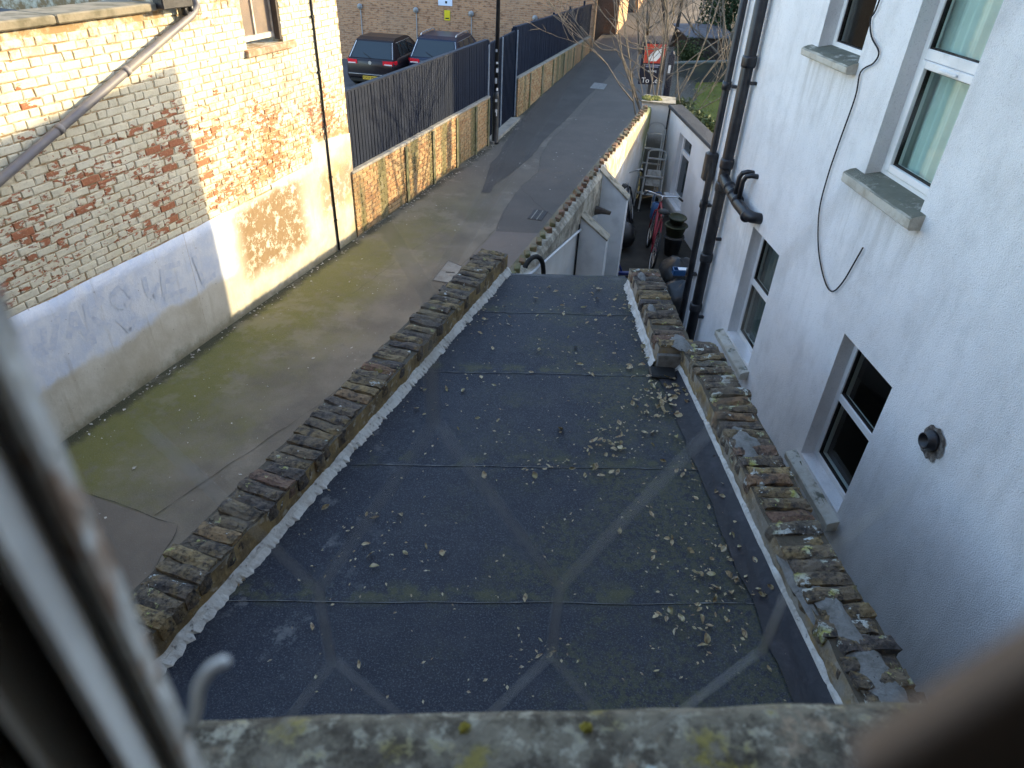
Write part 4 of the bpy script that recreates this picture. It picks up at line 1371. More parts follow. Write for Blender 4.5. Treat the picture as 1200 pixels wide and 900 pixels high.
# ------------------------------------------------------------------ white house on the right
hs = thing('white_house', 'white pebble rendered house with small upvc windows and black drain pipes', 'house', HB, HROT)
HOLES = [(3.64, 4.32, 1.16, 2.29), (5.62, 6.29, 1.15, 2.31), (4.03, 4.74, 3.31, 4.95), (5.27, 5.95, 3.92, 5.10)]
mb = MB()
wall_holes(mb, -4.0, 7.77, 0, 7.4, -.22, 0, HOLES)
mb.build('wall', M['hrender'], hs)
MB().box(7.55, 7.765, -6, -.222, 0, 7.4).build('side_wall', M['hrender'], hs)
MB().box(-4, 7.8, -6.2, .05, 7.41, 7.55).build('roof', M['darkfelt'], hs)
MB().box(-4, 7.5, -6.1, -5.9, 0, 7.4).build('back_wall', M['hrender'], hs)
MB().box(-4.0, -3.8, -5.9, -.23, 0, 7.4).build('side_wall', M['hrender'], hs)
# unseen wing added: its top edge throws the shadow line on the painted building
WC = (3.40, 10.95)
wr = MB()
dx, dy = -.0731, .9973
P = [Vector((WC[0] - HB[0], WC[1] - HB[1]))]
def loc2(px, py):
    v = Vector((px - HB[0], py - HB[1])); c, s_ = cos(-HROT), sin(-HROT)
    return (c * v.x - s_ * v.y, s_ * v.x + c * v.y)
a = loc2(*WC)
MB().box(7.78, a[0], a[1] - 6, a[1], 0, 5.64).build('shadow_wing', M['hrender'], hs)
for (x0, x1, z0, z1) in HOLES:
    MB().box(x0 - .3, x1 + .3, -1.6, -1.55, z0 - .5, z1 + .3).build('room_back', M['room'], hs)
FR = -.105
def upvc_window(h, trans, lower_sash, curtain=None, kind=0):
    x0, x1, z0, z1 = h
    f = MB(); b = .05
    y0, y1 = FR - .06, FR
    f.bbox(x0, x0 + b, y0, y1, z0, z1, .004); f.bbox(x1 - b, x1, y0, y1, z0, z1, .004)
    f.bbox(x0 + b, x1 - b, y0, y1, z0, z0 + b, .004); f.bbox(x0 + b, x1 - b, y0, y1, z1 - b, z1, .004)
    f.bbox(x0 + b, x1 - b, y0, y1, trans - .03, trans + .03, .004)
    w = f.build('window', M['upvc'], hs)
    if lower_sash:
        s_ = MB(); c = .045; a0, a1, c0, c1 = x0 + b + .002, x1 - b - .002, z0 + b + .002, trans - .032
        s_.bbox(a0, a0 + c, y0 - .01, y1 + .012, c0, c1, .004); s_.bbox(a1 - c, a1, y0 - .01, y1 + .012, c0, c1, .004)
        s_.bbox(a0 + c, a1 - c, y0 - .01, y1 + .012, c0, c0 + c, .004); s_.bbox(a0 + c, a1 - c, y0 - .01, y1 + .012, c1 - c, c1, .004)
        s_.build('sash', M['upvc'], w)
        xm = (a0 + a1) / 2
        MB().bbox(xm - .09, xm + .09, y1 + .014, y1 + .026, c1 - .035, c1 - .018, .003).build('handle', M['upvc'], w)
    gk = MB()
    for (ga, gb, gc, gd) in ((x0 + b, x1 - b, z0 + b, trans - .03), (x0 + b, x1 - b, trans + .03, z1 - b)):
        i_ = .047 if (lower_sash and gc < trans - .1) else 0
        ga, gb, gc, gd = ga + i_, gb - i_, gc + i_, gd - i_
        g = .007
        for (p, q_, r_, t_) in ((ga, ga + g, gc, gd), (gb - g, gb, gc, gd), (ga + g, gb - g, gc, gc + g), (ga + g, gb - g, gd - g, gd)):
            gk.box(p, q_, y0 + .02, y1 - .012, r_, t_)
        MB().box(ga + g, gb - g, y0 + .028, y0 + .034, gc + g, gd - g).build('pane', M['glass'], w)
    gk.build('gasket', M['gasket'], w)
    if curtain:
        n = 60
        V = []; F = []
        for i in range(n + 1):
            x = x0 - .05 + (x1 - x0 + .35) * i / n
            y = FR - .105 + .016 * sin(i * .62) + .012 * sin(i * 1.7 + 1)
            V += [(x, y, z0 - .05), (x, y, z1 + .05)]
        for i in range(n): F.append((2 * i, 2 * i + 2, 2 * i + 3, 2 * i + 1))
        MB().add(V, F).build('curtain', M['netcurtain'] if curtain == 'net' else M['curtain'], w, True)
    return w
upvc_window(HOLES[0], 1.76, False)
upvc_window(HOLES[1], 1.76, False, 'net')
upvc_window(HOLES[2], 4.075, True, True)
upvc_window(HOLES[3], 4.62, False)
# sills
def sill(x0, x1, zt, zb, mat, proj=.075, seed=1):
    mb = MB()
    n = 14; V = []; F = []
    for i in range(n + 1):
        x = x0 + (x1 - x0) * i / n
        nz = lambda k: .006 * mnoise.noise(Vector((x * 7, k * 3.1, seed)))
        V += [(x, -.11, zb), (x, -.11, zt + .035), (x, proj * .4, zt + .012 + nz(1)), (x, proj - .01 + nz(2), zt - .004 + nz(3)), (x, proj + nz(2), zt - .014), (x, proj - .004 + nz(4), zb + .01), (x, proj - .015, zb)]
    m_ = 7
    for i in range(n):
        for k in range(m_):
            F.append((i * m_ + k, i * m_ + (k + 1) % m_, (i + 1) * m_ + (k + 1) % m_, (i + 1) * m_ + k))
    F.append(tuple(range(m_))); F.append(tuple(n * m_ + k for k in range(m_ - 1, -1, -1)))
    mb.add(V, F).build('sill', mat, hs)
sill(3.965, 4.87, 3.295, 3.215, M['sillold'], .085, 1)
sill(5.255, 6.06, 3.905, 3.845, M['sillold'], .08, 2)
sill(3.58, 4.395, 1.115, 1.035, M['sillclean'], .085, 3)
sill(5.56, 6.40, 1.105, 1.03, M['sillclean'], .085, 4)
MB().bbox(3.66, 4.25, .012, .035, 1.112, 1.128, .004).jitter(.012, 16, 4).build('moss_strip', simple("sill_moss", (.10, .095, .05), .95, (.045, .05, .025), 30, .8, 80), hs)
# pipes
sp = MB().tube([(7.13, .085, 7.4), (7.11, .085, 2.5), (7.09, .085, .05)], .057, 16).build('soil_pipe', M['blackpipe'], hs, True)
for z in (5.6, 3.62, 2.66, 2.42, 1.62, 1.0):
    MB().lathe([(.066, -.05), (.07, -.03), (.07, .03), (.066, .05)], (7.105, .085, z), 16).build('pipe_collar', M['blackpipe'], sp, True)
for z in (4.4, 3.43, 1.86, .9):
    MB().bbox(7.0, 7.035, 0, .06, z, z + .03, .004).build('pipe_bracket', M['blackpipe'], sp)
MB().tube([(7.08, .09, 2.52), (6.98, .095, 2.50), (6.55, .10, 2.44), (6.30, .10, 2.43), (6.21, .07, 2.43), (6.17, -.02, 2.43)], [.056, .056, .053, .053, .053, .05], 16).build('branch_pipe', M['blackpipe'], sp, True)
for xx in (6.86, 6.72, 6.58, 6.28):
    MB().tube([(xx - .012, .098, 2.478 + (xx - 6.72) * .14), (xx + .012, .098, 2.478 + (xx - 6.72) * .14)], .06, 14).build('pipe_collar', M['blackpipe'], sp, True)
for k, xx in enumerate((6.66, 6.55)):
    MB().tube([(xx, .10, 2.48), (xx, .10, 2.66), (xx - .02, .085, 2.71), (xx - .05, .05, 2.73), (xx - .09, -.02, 2.73)], .024, 10).build('waste_pipe', M['blackpipe'], sp, True)
rp = MB().tube([(7.66, .06, 7.4), (7.65, .06, 2.62), (7.60, .06, 2.35), (7.565, .06, .05)], .038, 14).build('rain_pipe', M['blackpipe'], hs, True)
MB().bbox(7.60, 7.72, .0, .125, 2.30, 2.62, .02).build('hopper_head', M['blackpipe'], rp)
for z in (5.2, 3.30, 2.05, 1.2):
    MB().lathe([(.047, -.04), (.047, .04)], (7.61 if z < 2.4 else 7.652, .06, z), 14).build('pipe_collar', M['blackpipe'], rp, True)
    MB().bbox(7.50, 7.55, 0, .05, z, z + .03, .004).build('pipe_bracket', M['blackpipe'], rp)
# loose black cable
cpts = [(5.20, 4.9), (5.21, 4.31), (5.25, 4.20), (5.17, 4.10), (5.02, 4.03), (5.04, 3.96), (5.17, 3.88), (5.14, 3.72), (5.17, 3.4), (5.185, 3.15), (5.16, 2.91), (5.04, 2.70), (4.89, 2.56), (4.72, 2.47), (4.61, 2.48), (4.53, 2.60), (4.48, 2.76), (4.44, 2.90)]
def catmull(P, n=5):
    out = []
    for i in range(len(P) - 1):
        p0, p1, p2, p3 = P[max(0, i - 1)], P[i], P[i + 1], P[min(len(P) - 1, i + 2)]
        for k in range(n):
            t = k / n
            out.append(tuple(.5 * ((2 * b) + (-a + c) * t + (2 * a - 5 * b + 4 * c - d) * t * t + (-a + 3 * b - 3 * c + d) * t ** 3) for a, b, c, d in zip(p0, p1, p2, p3)))
    out.append(P[-1]); return out
MB().tube([(x, .016, z) for x, z in catmull(cpts)], .0055, 7).build('loose_cable', M['blackcable'], hs, True)
# round vent with broken render about it
vt = MB().lathe([(.062, 0), (.062, .03), (.048, .04), (.048, .065), (.040, .065), (.040, .02)], (3.14, 0.0, 2.265), 18, 'Y').build('vent_pipe', M['blackpipe'], hs, True)
n = 30; V = [(3.135, .003, 2.25)]
for i in range(n):
    t = 2 * pi * i / n; r = .098 * (1 + .36 * mnoise.noise(Vector((cos(t) * 2.2, sin(t) * 2.2, 4))))
    V.append((3.135 + r * cos(t), .0045, 2.25 + r * 1.1 * sin(t)))
MB().add([(x_, y_ + .004, z_) for x_, y_, z_ in V], [(0, 1 + (i + 1) % n, 1 + i) for i in range(n)]).build('broken_render', M['sooty'], hs)

# ------------------------------------------------------------------ yard: wall, end wall, annex, floor
tag(MB().add([(-.35, 4.9, .006), (2.9, 4.9, .006), (3.2, 8, .006), (3.0, 14.2, .006), (2.2, 14.2, .006)], [(0, 1, 2, 3, 4)]).build('yard_floor', M['soil']), kind='structure')
yw = thing('yard_wall', 'white rendered yard wall with a toothed brick top and two sloping buttresses', 'wall', YB, YROT)
YL = 9.08
V = []; F = []
n = 60
for i in range(n + 1):
    x = YL * i / n
    lim = 1.87 - .157 * x
    prof = [(0, 0), (-.115 - .01 * mnoise.noise(Vector((x * 2, 0, 1))), 0), (-.115, max(.3, min(1.55, lim - .02))), (-.135 if x < 4.7 else -.115, min(1.62, lim + .02) if x < 4.7 else 1.5), (-.13 if x < 4.7 else -.112, 1.66), (-.09, 1.715), (0, 1.725)]
    for (yy, zz) in prof:
        V.append((x, yy + .008 * mnoise.noise(Vector((x * 3, yy * 9, zz * 3))), zz))
for i in range(n):
    for k in range(6):
        F.append((i * 7 + k, (i + 1) * 7 + k, (i + 1) * 7 + k + 1, i * 7 + k + 1))
F.append((0, 1, 2, 3, 4, 5, 6))
MB().add(V, F).build('rendered_face', M['yardwall'], yw)
MB().box(0, YL, 0.002, .06, 0, 1.72).build('path_face', M['tanmortar'], yw)
tbm = [MB().bbox(-.068, .068, -.032, .032, -.04, .030, .008).jitter(.016, 13, i).mesh('brick', M['teethbrick']) for i in range(6)]
nb = int((YL - .15) / .187)
for i in range(nb):
    x = .15 + .187 * (i + .5)
    inst('brick', rnd.choice(tbm), yw, (x, -.026 + rnd.gauss(0, .006), 1.738 + rnd.gauss(0, .006)), (rnd.gauss(0, .08), rnd.gauss(0, .06), rnd.gauss(.25, .12)))
def buttress(x, t, proj, zw, zt):
    mb = MB()
    y0 = -.10; y1 = -.115 - proj
    V = [(x, y0, 0), (x, y1, 0), (x, y1, zt), (x, y0, zw), (x + t, y0, 0), (x + t, y1, 0), (x + t, y1, zt), (x + t, y0, zw)]
    mb.add(V, [(0, 1, 2, 3), (7, 6, 5, 4), (1, 5, 6, 2), (3, 2, 6, 7), (0, 3, 7, 4)])
    b = mb.build('buttress', M['white'], yw)
    d = Vector((0, y1 - y0, zt - zw)).normalized()
    V = []
    for xx in (x - .012, x + t + .012):
        for (yy, zz) in ((y0 + .02, zw + .0), (y1 - .015, zt - .003), (y1 - .018, zt + .02), (y0 + .02, zw + .032)):
            V.append((xx, yy, zz))
    MB().add(V, [(0, 1, 2, 3), (7, 6, 5, 4), (1, 5, 6, 2), (2, 6, 7, 3)]).jitter(.008, 12, 2).build('buttress_cap', M['capedge'], b)
buttress(3.52, .17, .38, 1.50, 1.20)
buttress(4.72, .17, .40, 1.72, 1.36)
MB().tube([(1.0, -.145, 1.70), (2.4, -.145, 1.48), (3.50, -.145, 1.31)], .016, 8).build('white_pipe', M['white'], yw, True)
MB().tube([(3.44, -.135, 1.40), (3.43, -.135, .7), (3.42, -.135, .05)], .014, 8).build('black_cable', M['blackcable'], yw, True)
MB().tube([(4.40, -.12, 1.26), (4.40, -.24, 1.27), (4.42, -.36, 1.25)], [.07, .045, .03], 8).jitter(.02, 9, 3).build('rusty_bracket', M['timberdark'], yw)
MB().bbox(4.30, 4.42, -.30, -.14, .25, .62, .01).build('meter_box', M['black'], yw)
# dark hose looped over the wall near the roof edge
hse = MB().tube(catmull([(0.02, 6.30, 1.15), (.05, 6.36, 1.62), (.12, 6.48, 1.76), (.22, 6.6, 1.74), (.28, 6.66, 1.55), (.29, 6.68, 1.0)]), .026, 8).build('black_hose', M['rubber'], None, True)
tag(hse, 'thick black hose bent over in a loop beside the yard wall', 'hose')
ew = thing('end_wall', 'short white wall with mossy top closing the far end of the yard', 'wall', (0, 0, 0))
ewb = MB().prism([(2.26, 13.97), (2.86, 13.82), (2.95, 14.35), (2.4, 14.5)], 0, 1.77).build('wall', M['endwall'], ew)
MB().prism([(2.24, 13.93), (2.87, 13.78), (2.97, 14.4), (2.38, 14.55)], 1.772, 1.80).jitter(.01, 9, 2).build('coping', M['capedge'], ew)
V = []; F = []
for i in range(13):
    t = pi * i / 12
    for rr in (.14, .17):
        V.append((2.60 + rr * cos(t) * .97, 13.885 - .012 - rr * cos(t) * .24 - .0, 1.32 + rr * sin(t) * .7))
for i in range(12): F.append((2 * i, 2 * i + 1, 2 * i + 3, 2 * i + 2))
MB().add(V, F).build('arch_moulding', simple("grey_moulding", (.42, .43, .43), .8), ew)
rm = random.Random(4)
mb = MB()
for _ in range(60):
    x = rm.uniform(2.3, 2.62); y = 14.02 + rm.uniform(-.02, .3)
    mb.lathe([(.045, 0), (.035, .025), (.005, .04)], (x, y, 1.795), 7)
tag(mb.build('moss_cushion', M['moss'], ew, True))
an = thing('annex_building', 'low white annex with a dark felt roof edge and one small window facing the yard', 'building', (3.8, 0, 0), HROT)
AW = (12.13, 12.95, .36, 1.50)
mb = MB(); wall_holes(mb, 8.6, 13.80, 0, 1.72, -.22, 0, [AW]); mb.build('wall', M['annex'], an)
MB().bbox(8.55, 13.86, -.235, .05, 1.722, 1.785, .015).build('felt_edge', M['darkfelt'], an)
f = MB()
x0, x1, z0, z1 = AW
for (a, b, c, d) in ((x0, x0 + .06, z0, z1), (x1 - .06, x1, z0, z1), (x0 + .06, x1 - .06, z0, z0 + .06), (x0 + .06, x1 - .06, z1 - .06, z1), (x0 + .06, x1 - .06, 1.14, 1.22)):
    f.box(a, b, -.14, -.08, c, d)
aw = f.build('window', M['upvc'], an)
MB().box(x0 + .06, x1 - .06, -.12, -.11, z0 + .06, 1.14).build('pane', M['carglass'], aw)
MB().box(x0 + .06, x1 - .06, -.12, -.11, 1.22, z1 - .06).build('pane', M['carglass'], aw)
MB().bbox(x0 - .06, x1 + .10, -.10, .09, z0 - .10, z0 - .01, .008).build('sill', M['white'], an)
MB().tube([(13.78, .03, 1.75), (13.77, .035, 1.2), (13.78, .03, .4)], .018, 8).build('black_cable', M['blackcable'], an, True)

# ------------------------------------------------------------------ things in the yard
def stepladder(name, label, foot, top, wd, nst, parts_extra=False, lean=None):
    f, t_ = Vector(foot), Vector(top)
    t = thing(name, label, 'ladder', foot)
    up = t_ - f
    side = Vector((up.y, -up.x, 0)); side = Vector((1, -.2, 0)).normalized() if side.length < .05 else side.normalized()
    if abs(side.x) < .5: side = Vector((1, -.15, 0)).normalized()
    fw = up.cross(side).normalized()
    for s_ in (-1, 1):
        a = side * (s_ * wd / 2 * 1.12); b = side * (s_ * wd / 2)
        MB().tube([a, up + b], .017, 4).build('rail', M['alu'], t)
        MB().tube([a + fw * .02, a + fw * .02 + Vector((0, 0, .05))], .022, 6).build('rubber_foot', M['rubber'], t)
    for i in range(nst):
        f_ = (i + 1) / (nst + .35)
        c = up * f_; h = side * (wd / 2 * (1.12 - .12 * f_))
        n_ = fw
        V = []
        for p in (c - h, c + h):
            for dn, dz in ((-.045, -.008), (.045, -.008), (.045, .008), (-.045, .008)):
                V.append(p + Vector((n_.x, n_.y, 0)) * dn + Vector((0, 0, dz)))
        MB().add(V, [(0, 1, 2, 3), (7, 6, 5, 4), (0, 4, 5, 1), (1, 5, 6, 2), (2, 6, 7, 3), (3, 7, 4, 0)]).build('tread', M['alu'], t)
    return t, up, side, fw
t, up, side, fw = stepladder('stepladder', 'tall grey aluminium stepladder leaning on the white end wall', (2.40, 13.05, .01), (2.56, 13.76, 1.34), .37, 5)
for s_ in (-1, 1):
    MB().tube([side * (s_ * .17) + fw * -.06, up * .98 + side * (s_ * .15) + fw * -.03], .012, 4).build('back_leg', M['alu'], t)
t, up, side, fw = stepladder('stepladder', 'shorter stepladder with pale panel leaning in front of the taller one', (2.47, 12.78, .01), (2.60, 13.42, .98), .33, 3)
a, b = up * .45, up * .72
MB().add([a - side * .14 + fw * .03, a + side * .14 + fw * .03, b + side * .13 + fw * .03, b - side * .13 + fw * .03], [(0, 1, 2, 3)]).build('panel', simple("pale_board", (.42, .41, .38), .8, (.26, .25, .22), 14), t)
MB().tube([up - side * .16, up * 1.03 - side * .12, up * 1.04, up * 1.03 + side * .12, up + side * .16], .014, 6).build('hand_loop', M['alu'], t, True)

def bicycle(label, loc, rotz, lean, paint, child=False):
    b = thing('bicycle', label, 'bicycle', loc, rotz)
    b.rotation_euler = (lean, 0, rotz)
    for x in (-.52, .52):
        w = MB().torus((x, 0, .335), .315, .021, (0, 1, 0), 28, 6).build('wheel', M['rubber'], b, True)
        MB().torus((x, 0, .335), .292, .010, (0, 1, 0), 28, 5).build('rim', M['chrome'], w, True)
        sk = MB()
        for i in range(14):
            t = 2 * pi * i / 14
            sk.tube([(x, .02 * (-1) ** i, .335), (x + .29 * cos(t), 0, .335 + .29 * sin(t))], .0022, 3)
        sk.build('spokes', M['chrome'], w)
    BB = (-.08, 0, .29); ST = (-.22, 0, .80); HT = (.36, 0, .86); HB_ = (.40, 0, .72); RA = (-.52, 0, .335); FA = (.52, 0, .335)
    fr = MB()
    for p, q_, r in ((BB, ST, .018), (BB, HB_, .021), (ST, HT, .018), (HB_, HT, .022)): fr.tube([p, q_], r, 8)
    for s_ in (-.05, .05):
        fr.tube([(RA[0], s_, RA[2]), BB], .011, 6); fr.tube([(RA[0], s_, RA[2]), (ST[0], s_ * .4, ST[2] - .05)], .010, 6)
    fr.build('frame', paint, b, True)
    fk = MB()
    for s_ in (-.05, .05): fk.tube([(FA[0], s_, FA[2]), (.42, s_, .68), (.40, 0, .72)], .013, 6)
    fk.build('fork', paint, b, True)
    MB().tube([ST, (-.25, 0, .90)], .014, 8).build('seat_post', M['chrome'], b, True)
    MB().add([], []).lathe([(.02, 0), (.10, .01), (.085, .05), (.03, .06)], (-.27, 0, .90), 10).build('saddle', M['saddle'], b, True)
    hb = MB().tube(catmull([(.40, -.30, .98), (.33, -.22, 1.0), (.37, -.05, .96), (.37, .05, .96), (.33, .22, 1.0), (.40, .30, .98)]), .013, 8)
    hb.tube([HT, (.37, 0, .97)], .015, 8)
    hbo = hb.build('handlebar', M['chrome'], b, True)
    for s_ in (-1, 1):
        MB().tube([(.36, s_ * .25, .992), (.24, s_ * .31, .985)], .018, 8).build('grip', M['rubber'], hbo, True)
    ck = MB().torus((-.08, -.06, .29), .085, .008, (0, 1, 0), 16, 4)
    ck.tube([(-.08, -.07, .29), (.02, -.08, .16)], .01, 6); ck.tube([(-.08, .07, .29), (-.18, .08, .42)], .01, 6)
    ck.build('crank', M['bikedark'], b)
    return b
bicycle('bicycle with a red frame standing in the narrow yard among pots', (2.17, 10.62, .01), radians(84), radians(7), M['bikered'])
bicycle('dark bicycle leaning against the yard wall behind the red one', (2.0, 11.75, .01), radians(78), radians(-14), M['bikedark'])

def tub(label, loc, r, h, mat, nm='plant_pot', tilt=0.0):
    t = thing(nm, label, 'pot', loc)
    t.rotation_euler = (tilt, tilt * .5, 0)
    MB().lathe([(r * .74, 0), (r * .97, h * .9), (r * 1.06, h * .9), (r * 1.06, h), (r * .93, h), (r * .9, h * .82), (.001, h * .8)], n=20).build('pot_body', mat, t, True)
    MB().torus((0, 0, h * .93), r * 1.05, r * .05, (0, 0, 1), 20, 5).build('rim', mat, t, True)
    return t
tub('grey plastic bin supporting the olive tubs beside the white annex wall', (2.60, 10.85, .01), .16, .34, M['greypl'], 'storage_bin')
tub('larger olive green tub standing on the grey bin in the yard', (2.60, 10.85, .36), .18, .18, M['greenpl'])
tub('smaller olive green tub stacked on top of the larger one', (2.60, 10.87, .55), .14, .12, M['greenpl'], tilt=.1)
bb = thing('shopping_bag', 'bright blue shopping bag hanging by the bicycles in the yard', 'bag', (2.32, 11.35, .42))
MB().bbox(-.07, .07, -.05, .05, 0, .30, .03).jitter(.05, 11, 3).build('bag_body', M['bluepl'], bb, True)
MB().tube(catmull([(-.07, 0, .32), (-.05, 0, .46), (.05, 0, .46), (.07, 0, .32)]), .008, 6).build('handle', M['bluepl'], bb, True)
bt = thing('plastic_tray', 'blue plastic tray with white paper near the foot of the rain pipe', 'tray', (2.25, 8.75, .62))
bt.scale = (.7, .7, .7)
MB().bbox(-.12, .12, -.09, .09, 0, .03, .01).build('tray_base', M['bluepl'], bt)
for a in ((-.12, -.105, -.09, .09), (.105, .12, -.09, .09), (-.105, .105, -.09, -.075), (-.105, .105, .075, .09)):
    MB().box(*a, .031, .12).build('tray_side', M['bluepl'], bt)
MB().box(-.02, .16, -.06, .06, .122, .126).build('paper', M['whitebright'], bt)
for i, (x, y, z, sx, lab) in enumerate([(2.38, 9.35, .0, .30, 'shiny black rubbish bag slumped at the foot of the white annex wall'), (2.30, 8.55, .0, .30, 'black rubbish bag holding up the blue tray near the rain pipe'), (1.75, 11.0, 0, .24, 'small black rubbish bag on the floor beside the yard wall')]):
    V = []; F = []
    nu, nv = 16, 10
    for a in range(nv + 1):
        for b_ in range(nu):
            th = pi * a / nv; ph = 2 * pi * b_ / nu
            p = Vector((sin(th) * cos(ph), sin(th) * sin(ph), cos(th)))
            r = 1 + .22 * mnoise.noise(p * 2.2 + Vector((i * 5, 0, 0))) + .08 * mnoise.noise(p * 6)
            V.append((p.x * sx * r, p.y * sx * r, sx * 1.0 + p.z * sx * r * (1.0 if p.z > 0 else .95)))
    for a in range(nv):
        for b_ in range(nu):
            F.append((a * nu + b_, (a + 1) * nu + b_, (a + 1) * nu + (b_ + 1) % nu, a * nu + (b_ + 1) % nu))
    mb = MB().add(V, F)
    o = mb.build('rubbish_bag', M['bagblack'], None, True); o.location = (x, y, z + .006)
    tag(o, lab, 'bag', 'black bags in the yard')
bm_ = thing('broom', 'blue handled broom leaning against the foot of the yard wall', 'broom', (1.66, 9.85, .01))
MB().tube([(0, 0, .06), (-.42, .42, .92)], .016, 8).build('handle', M['navypl'], bm_, True)
MB().bbox(-.15, .15, -.03, .03, .05, .10, .008).build('head', M['navypl'], bm_)
MB().bbox(-.15, .15, -.035, .035, 0, .048, .004).build('bristles', M['bikedark'], bm_)

# ------------------------------------------------------------------ car park: wall, lamps, cars
PX0, PX1 = (-14.0, 30.52), (2.35, 28.0)
pl = hypot(PX1[0] - PX0[0], PX1[1] - PX0[1]); pr = atan2(PX1[1] - PX0[1], PX1[0] - PX0[0])
bw = thing('brick_building', 'tan brick building closing the back of the car park behind the parked cars', 'building', (PX0[0], PX0[1], 0), pr)
MB().box(0, pl, 0, .3, -.5, 5.5).build('wall', M['farbrick'], bw)
MB().box(pl - .001, pl + .3, .002, 3.6, -.1, 5.5)
ob = thing('brick_building', 'orange brick building end with a recessed corner beside the upper path', 'building', (0, 0, 0))
MB().prism([(2.38, 27.8), (2.72, 31.3), (2.72, 40), (2.36, 40), (2.36, 28.05)], -.1, 5.6).build('wall', M['farbrick2'], ob)
MB().prism([(2.73, 31.4), (3.55, 31.2), (4.3, 34.6), (4.3, 40), (2.73, 40)], -.1, 5.6).build('return_wall', M['darkbrick'], ob)
MB().prism([(3.556, 31.19), (3.60, 31.18), (4.37, 34.58), (4.31, 34.6)], -.1, 5.6).build('side_wall', M['farbrick2'], ob)
MB().box(3.0, 3.5, 31.17, 31.21, .6, 1.0)
fb = thing('boundary_wall', 'narrow orange brick wall end at the top of the path', 'wall', (0, 0, 0))
MB().prism([(4.9, 36.6), (5.05, 36.5), (6.6, 44), (6.3, 44)], .5, 4.2).build('wall', M['farbrick2'], fb)
for i, (px, lab) in enumerate([(-6.45, 'round grey wall lamp nearest the painted building'), (-4.27, 'round grey wall lamp above the black hatchback'), (-2.16, 'round grey wall lamp to the right of the white notice'), (.22, 'round grey wall lamp beside the far fence end')]):
    y = PX0[1] + (px - PX0[0]) * (PX1[1] - PX0[1]) / (PX1[0] - PX0[0])
    wl = thing('wall_lamp', lab, 'lamp', (px, y, 1.5), pr, 'lamps on the car park wall')
    MB().lathe([(.08, -.02), (.10, -.05), (.10, -.09), (.07, -.12)], n=16, axis='Y').build('lamp_housing', M['grayhead'], wl, True)
    MB().lathe([(.065, -.121), (.055, -.15), (.02, -.165)], n=14, axis='Y').build('lamp_cover', M['lampglass'], wl, True)
    MB().box(-.015, .015, -.03, -.004, -1.4, -.1).build('conduit', M['grayhead'], wl)
def on_pw(px): return PX0[1] + (px - PX0[0]) * (PX1[1] - PX0[1]) / (PX1[0] - PX0[0])
ns = thing('notice_board', 'pale blue white notice fixed high on the car park wall', 'sign', (-3.15, on_pw(-3.15), 1.70), pr)
MB().bbox(-.27, .27, -.035, -.005, 0, .75, .008).build('board', M['bluewhite'], ns)
MB().box(.0, .08, -.039, -.036, .08, .16).build('printed_mark', M['signnavy'], ns)
ys = thing('warning_sign', 'small yellow warning sign below the pale notice on the car park wall', 'sign', (-3.08, on_pw(-3.08), 1.22), pr)
MB().bbox(-.11, .11, -.03, -.005, 0, .34, .008).build('plate', M['yellowbox'], ys)
MB().box(-.07, .07, -.034, -.031, .05, .09).build('printed_line', M['black'], ys)

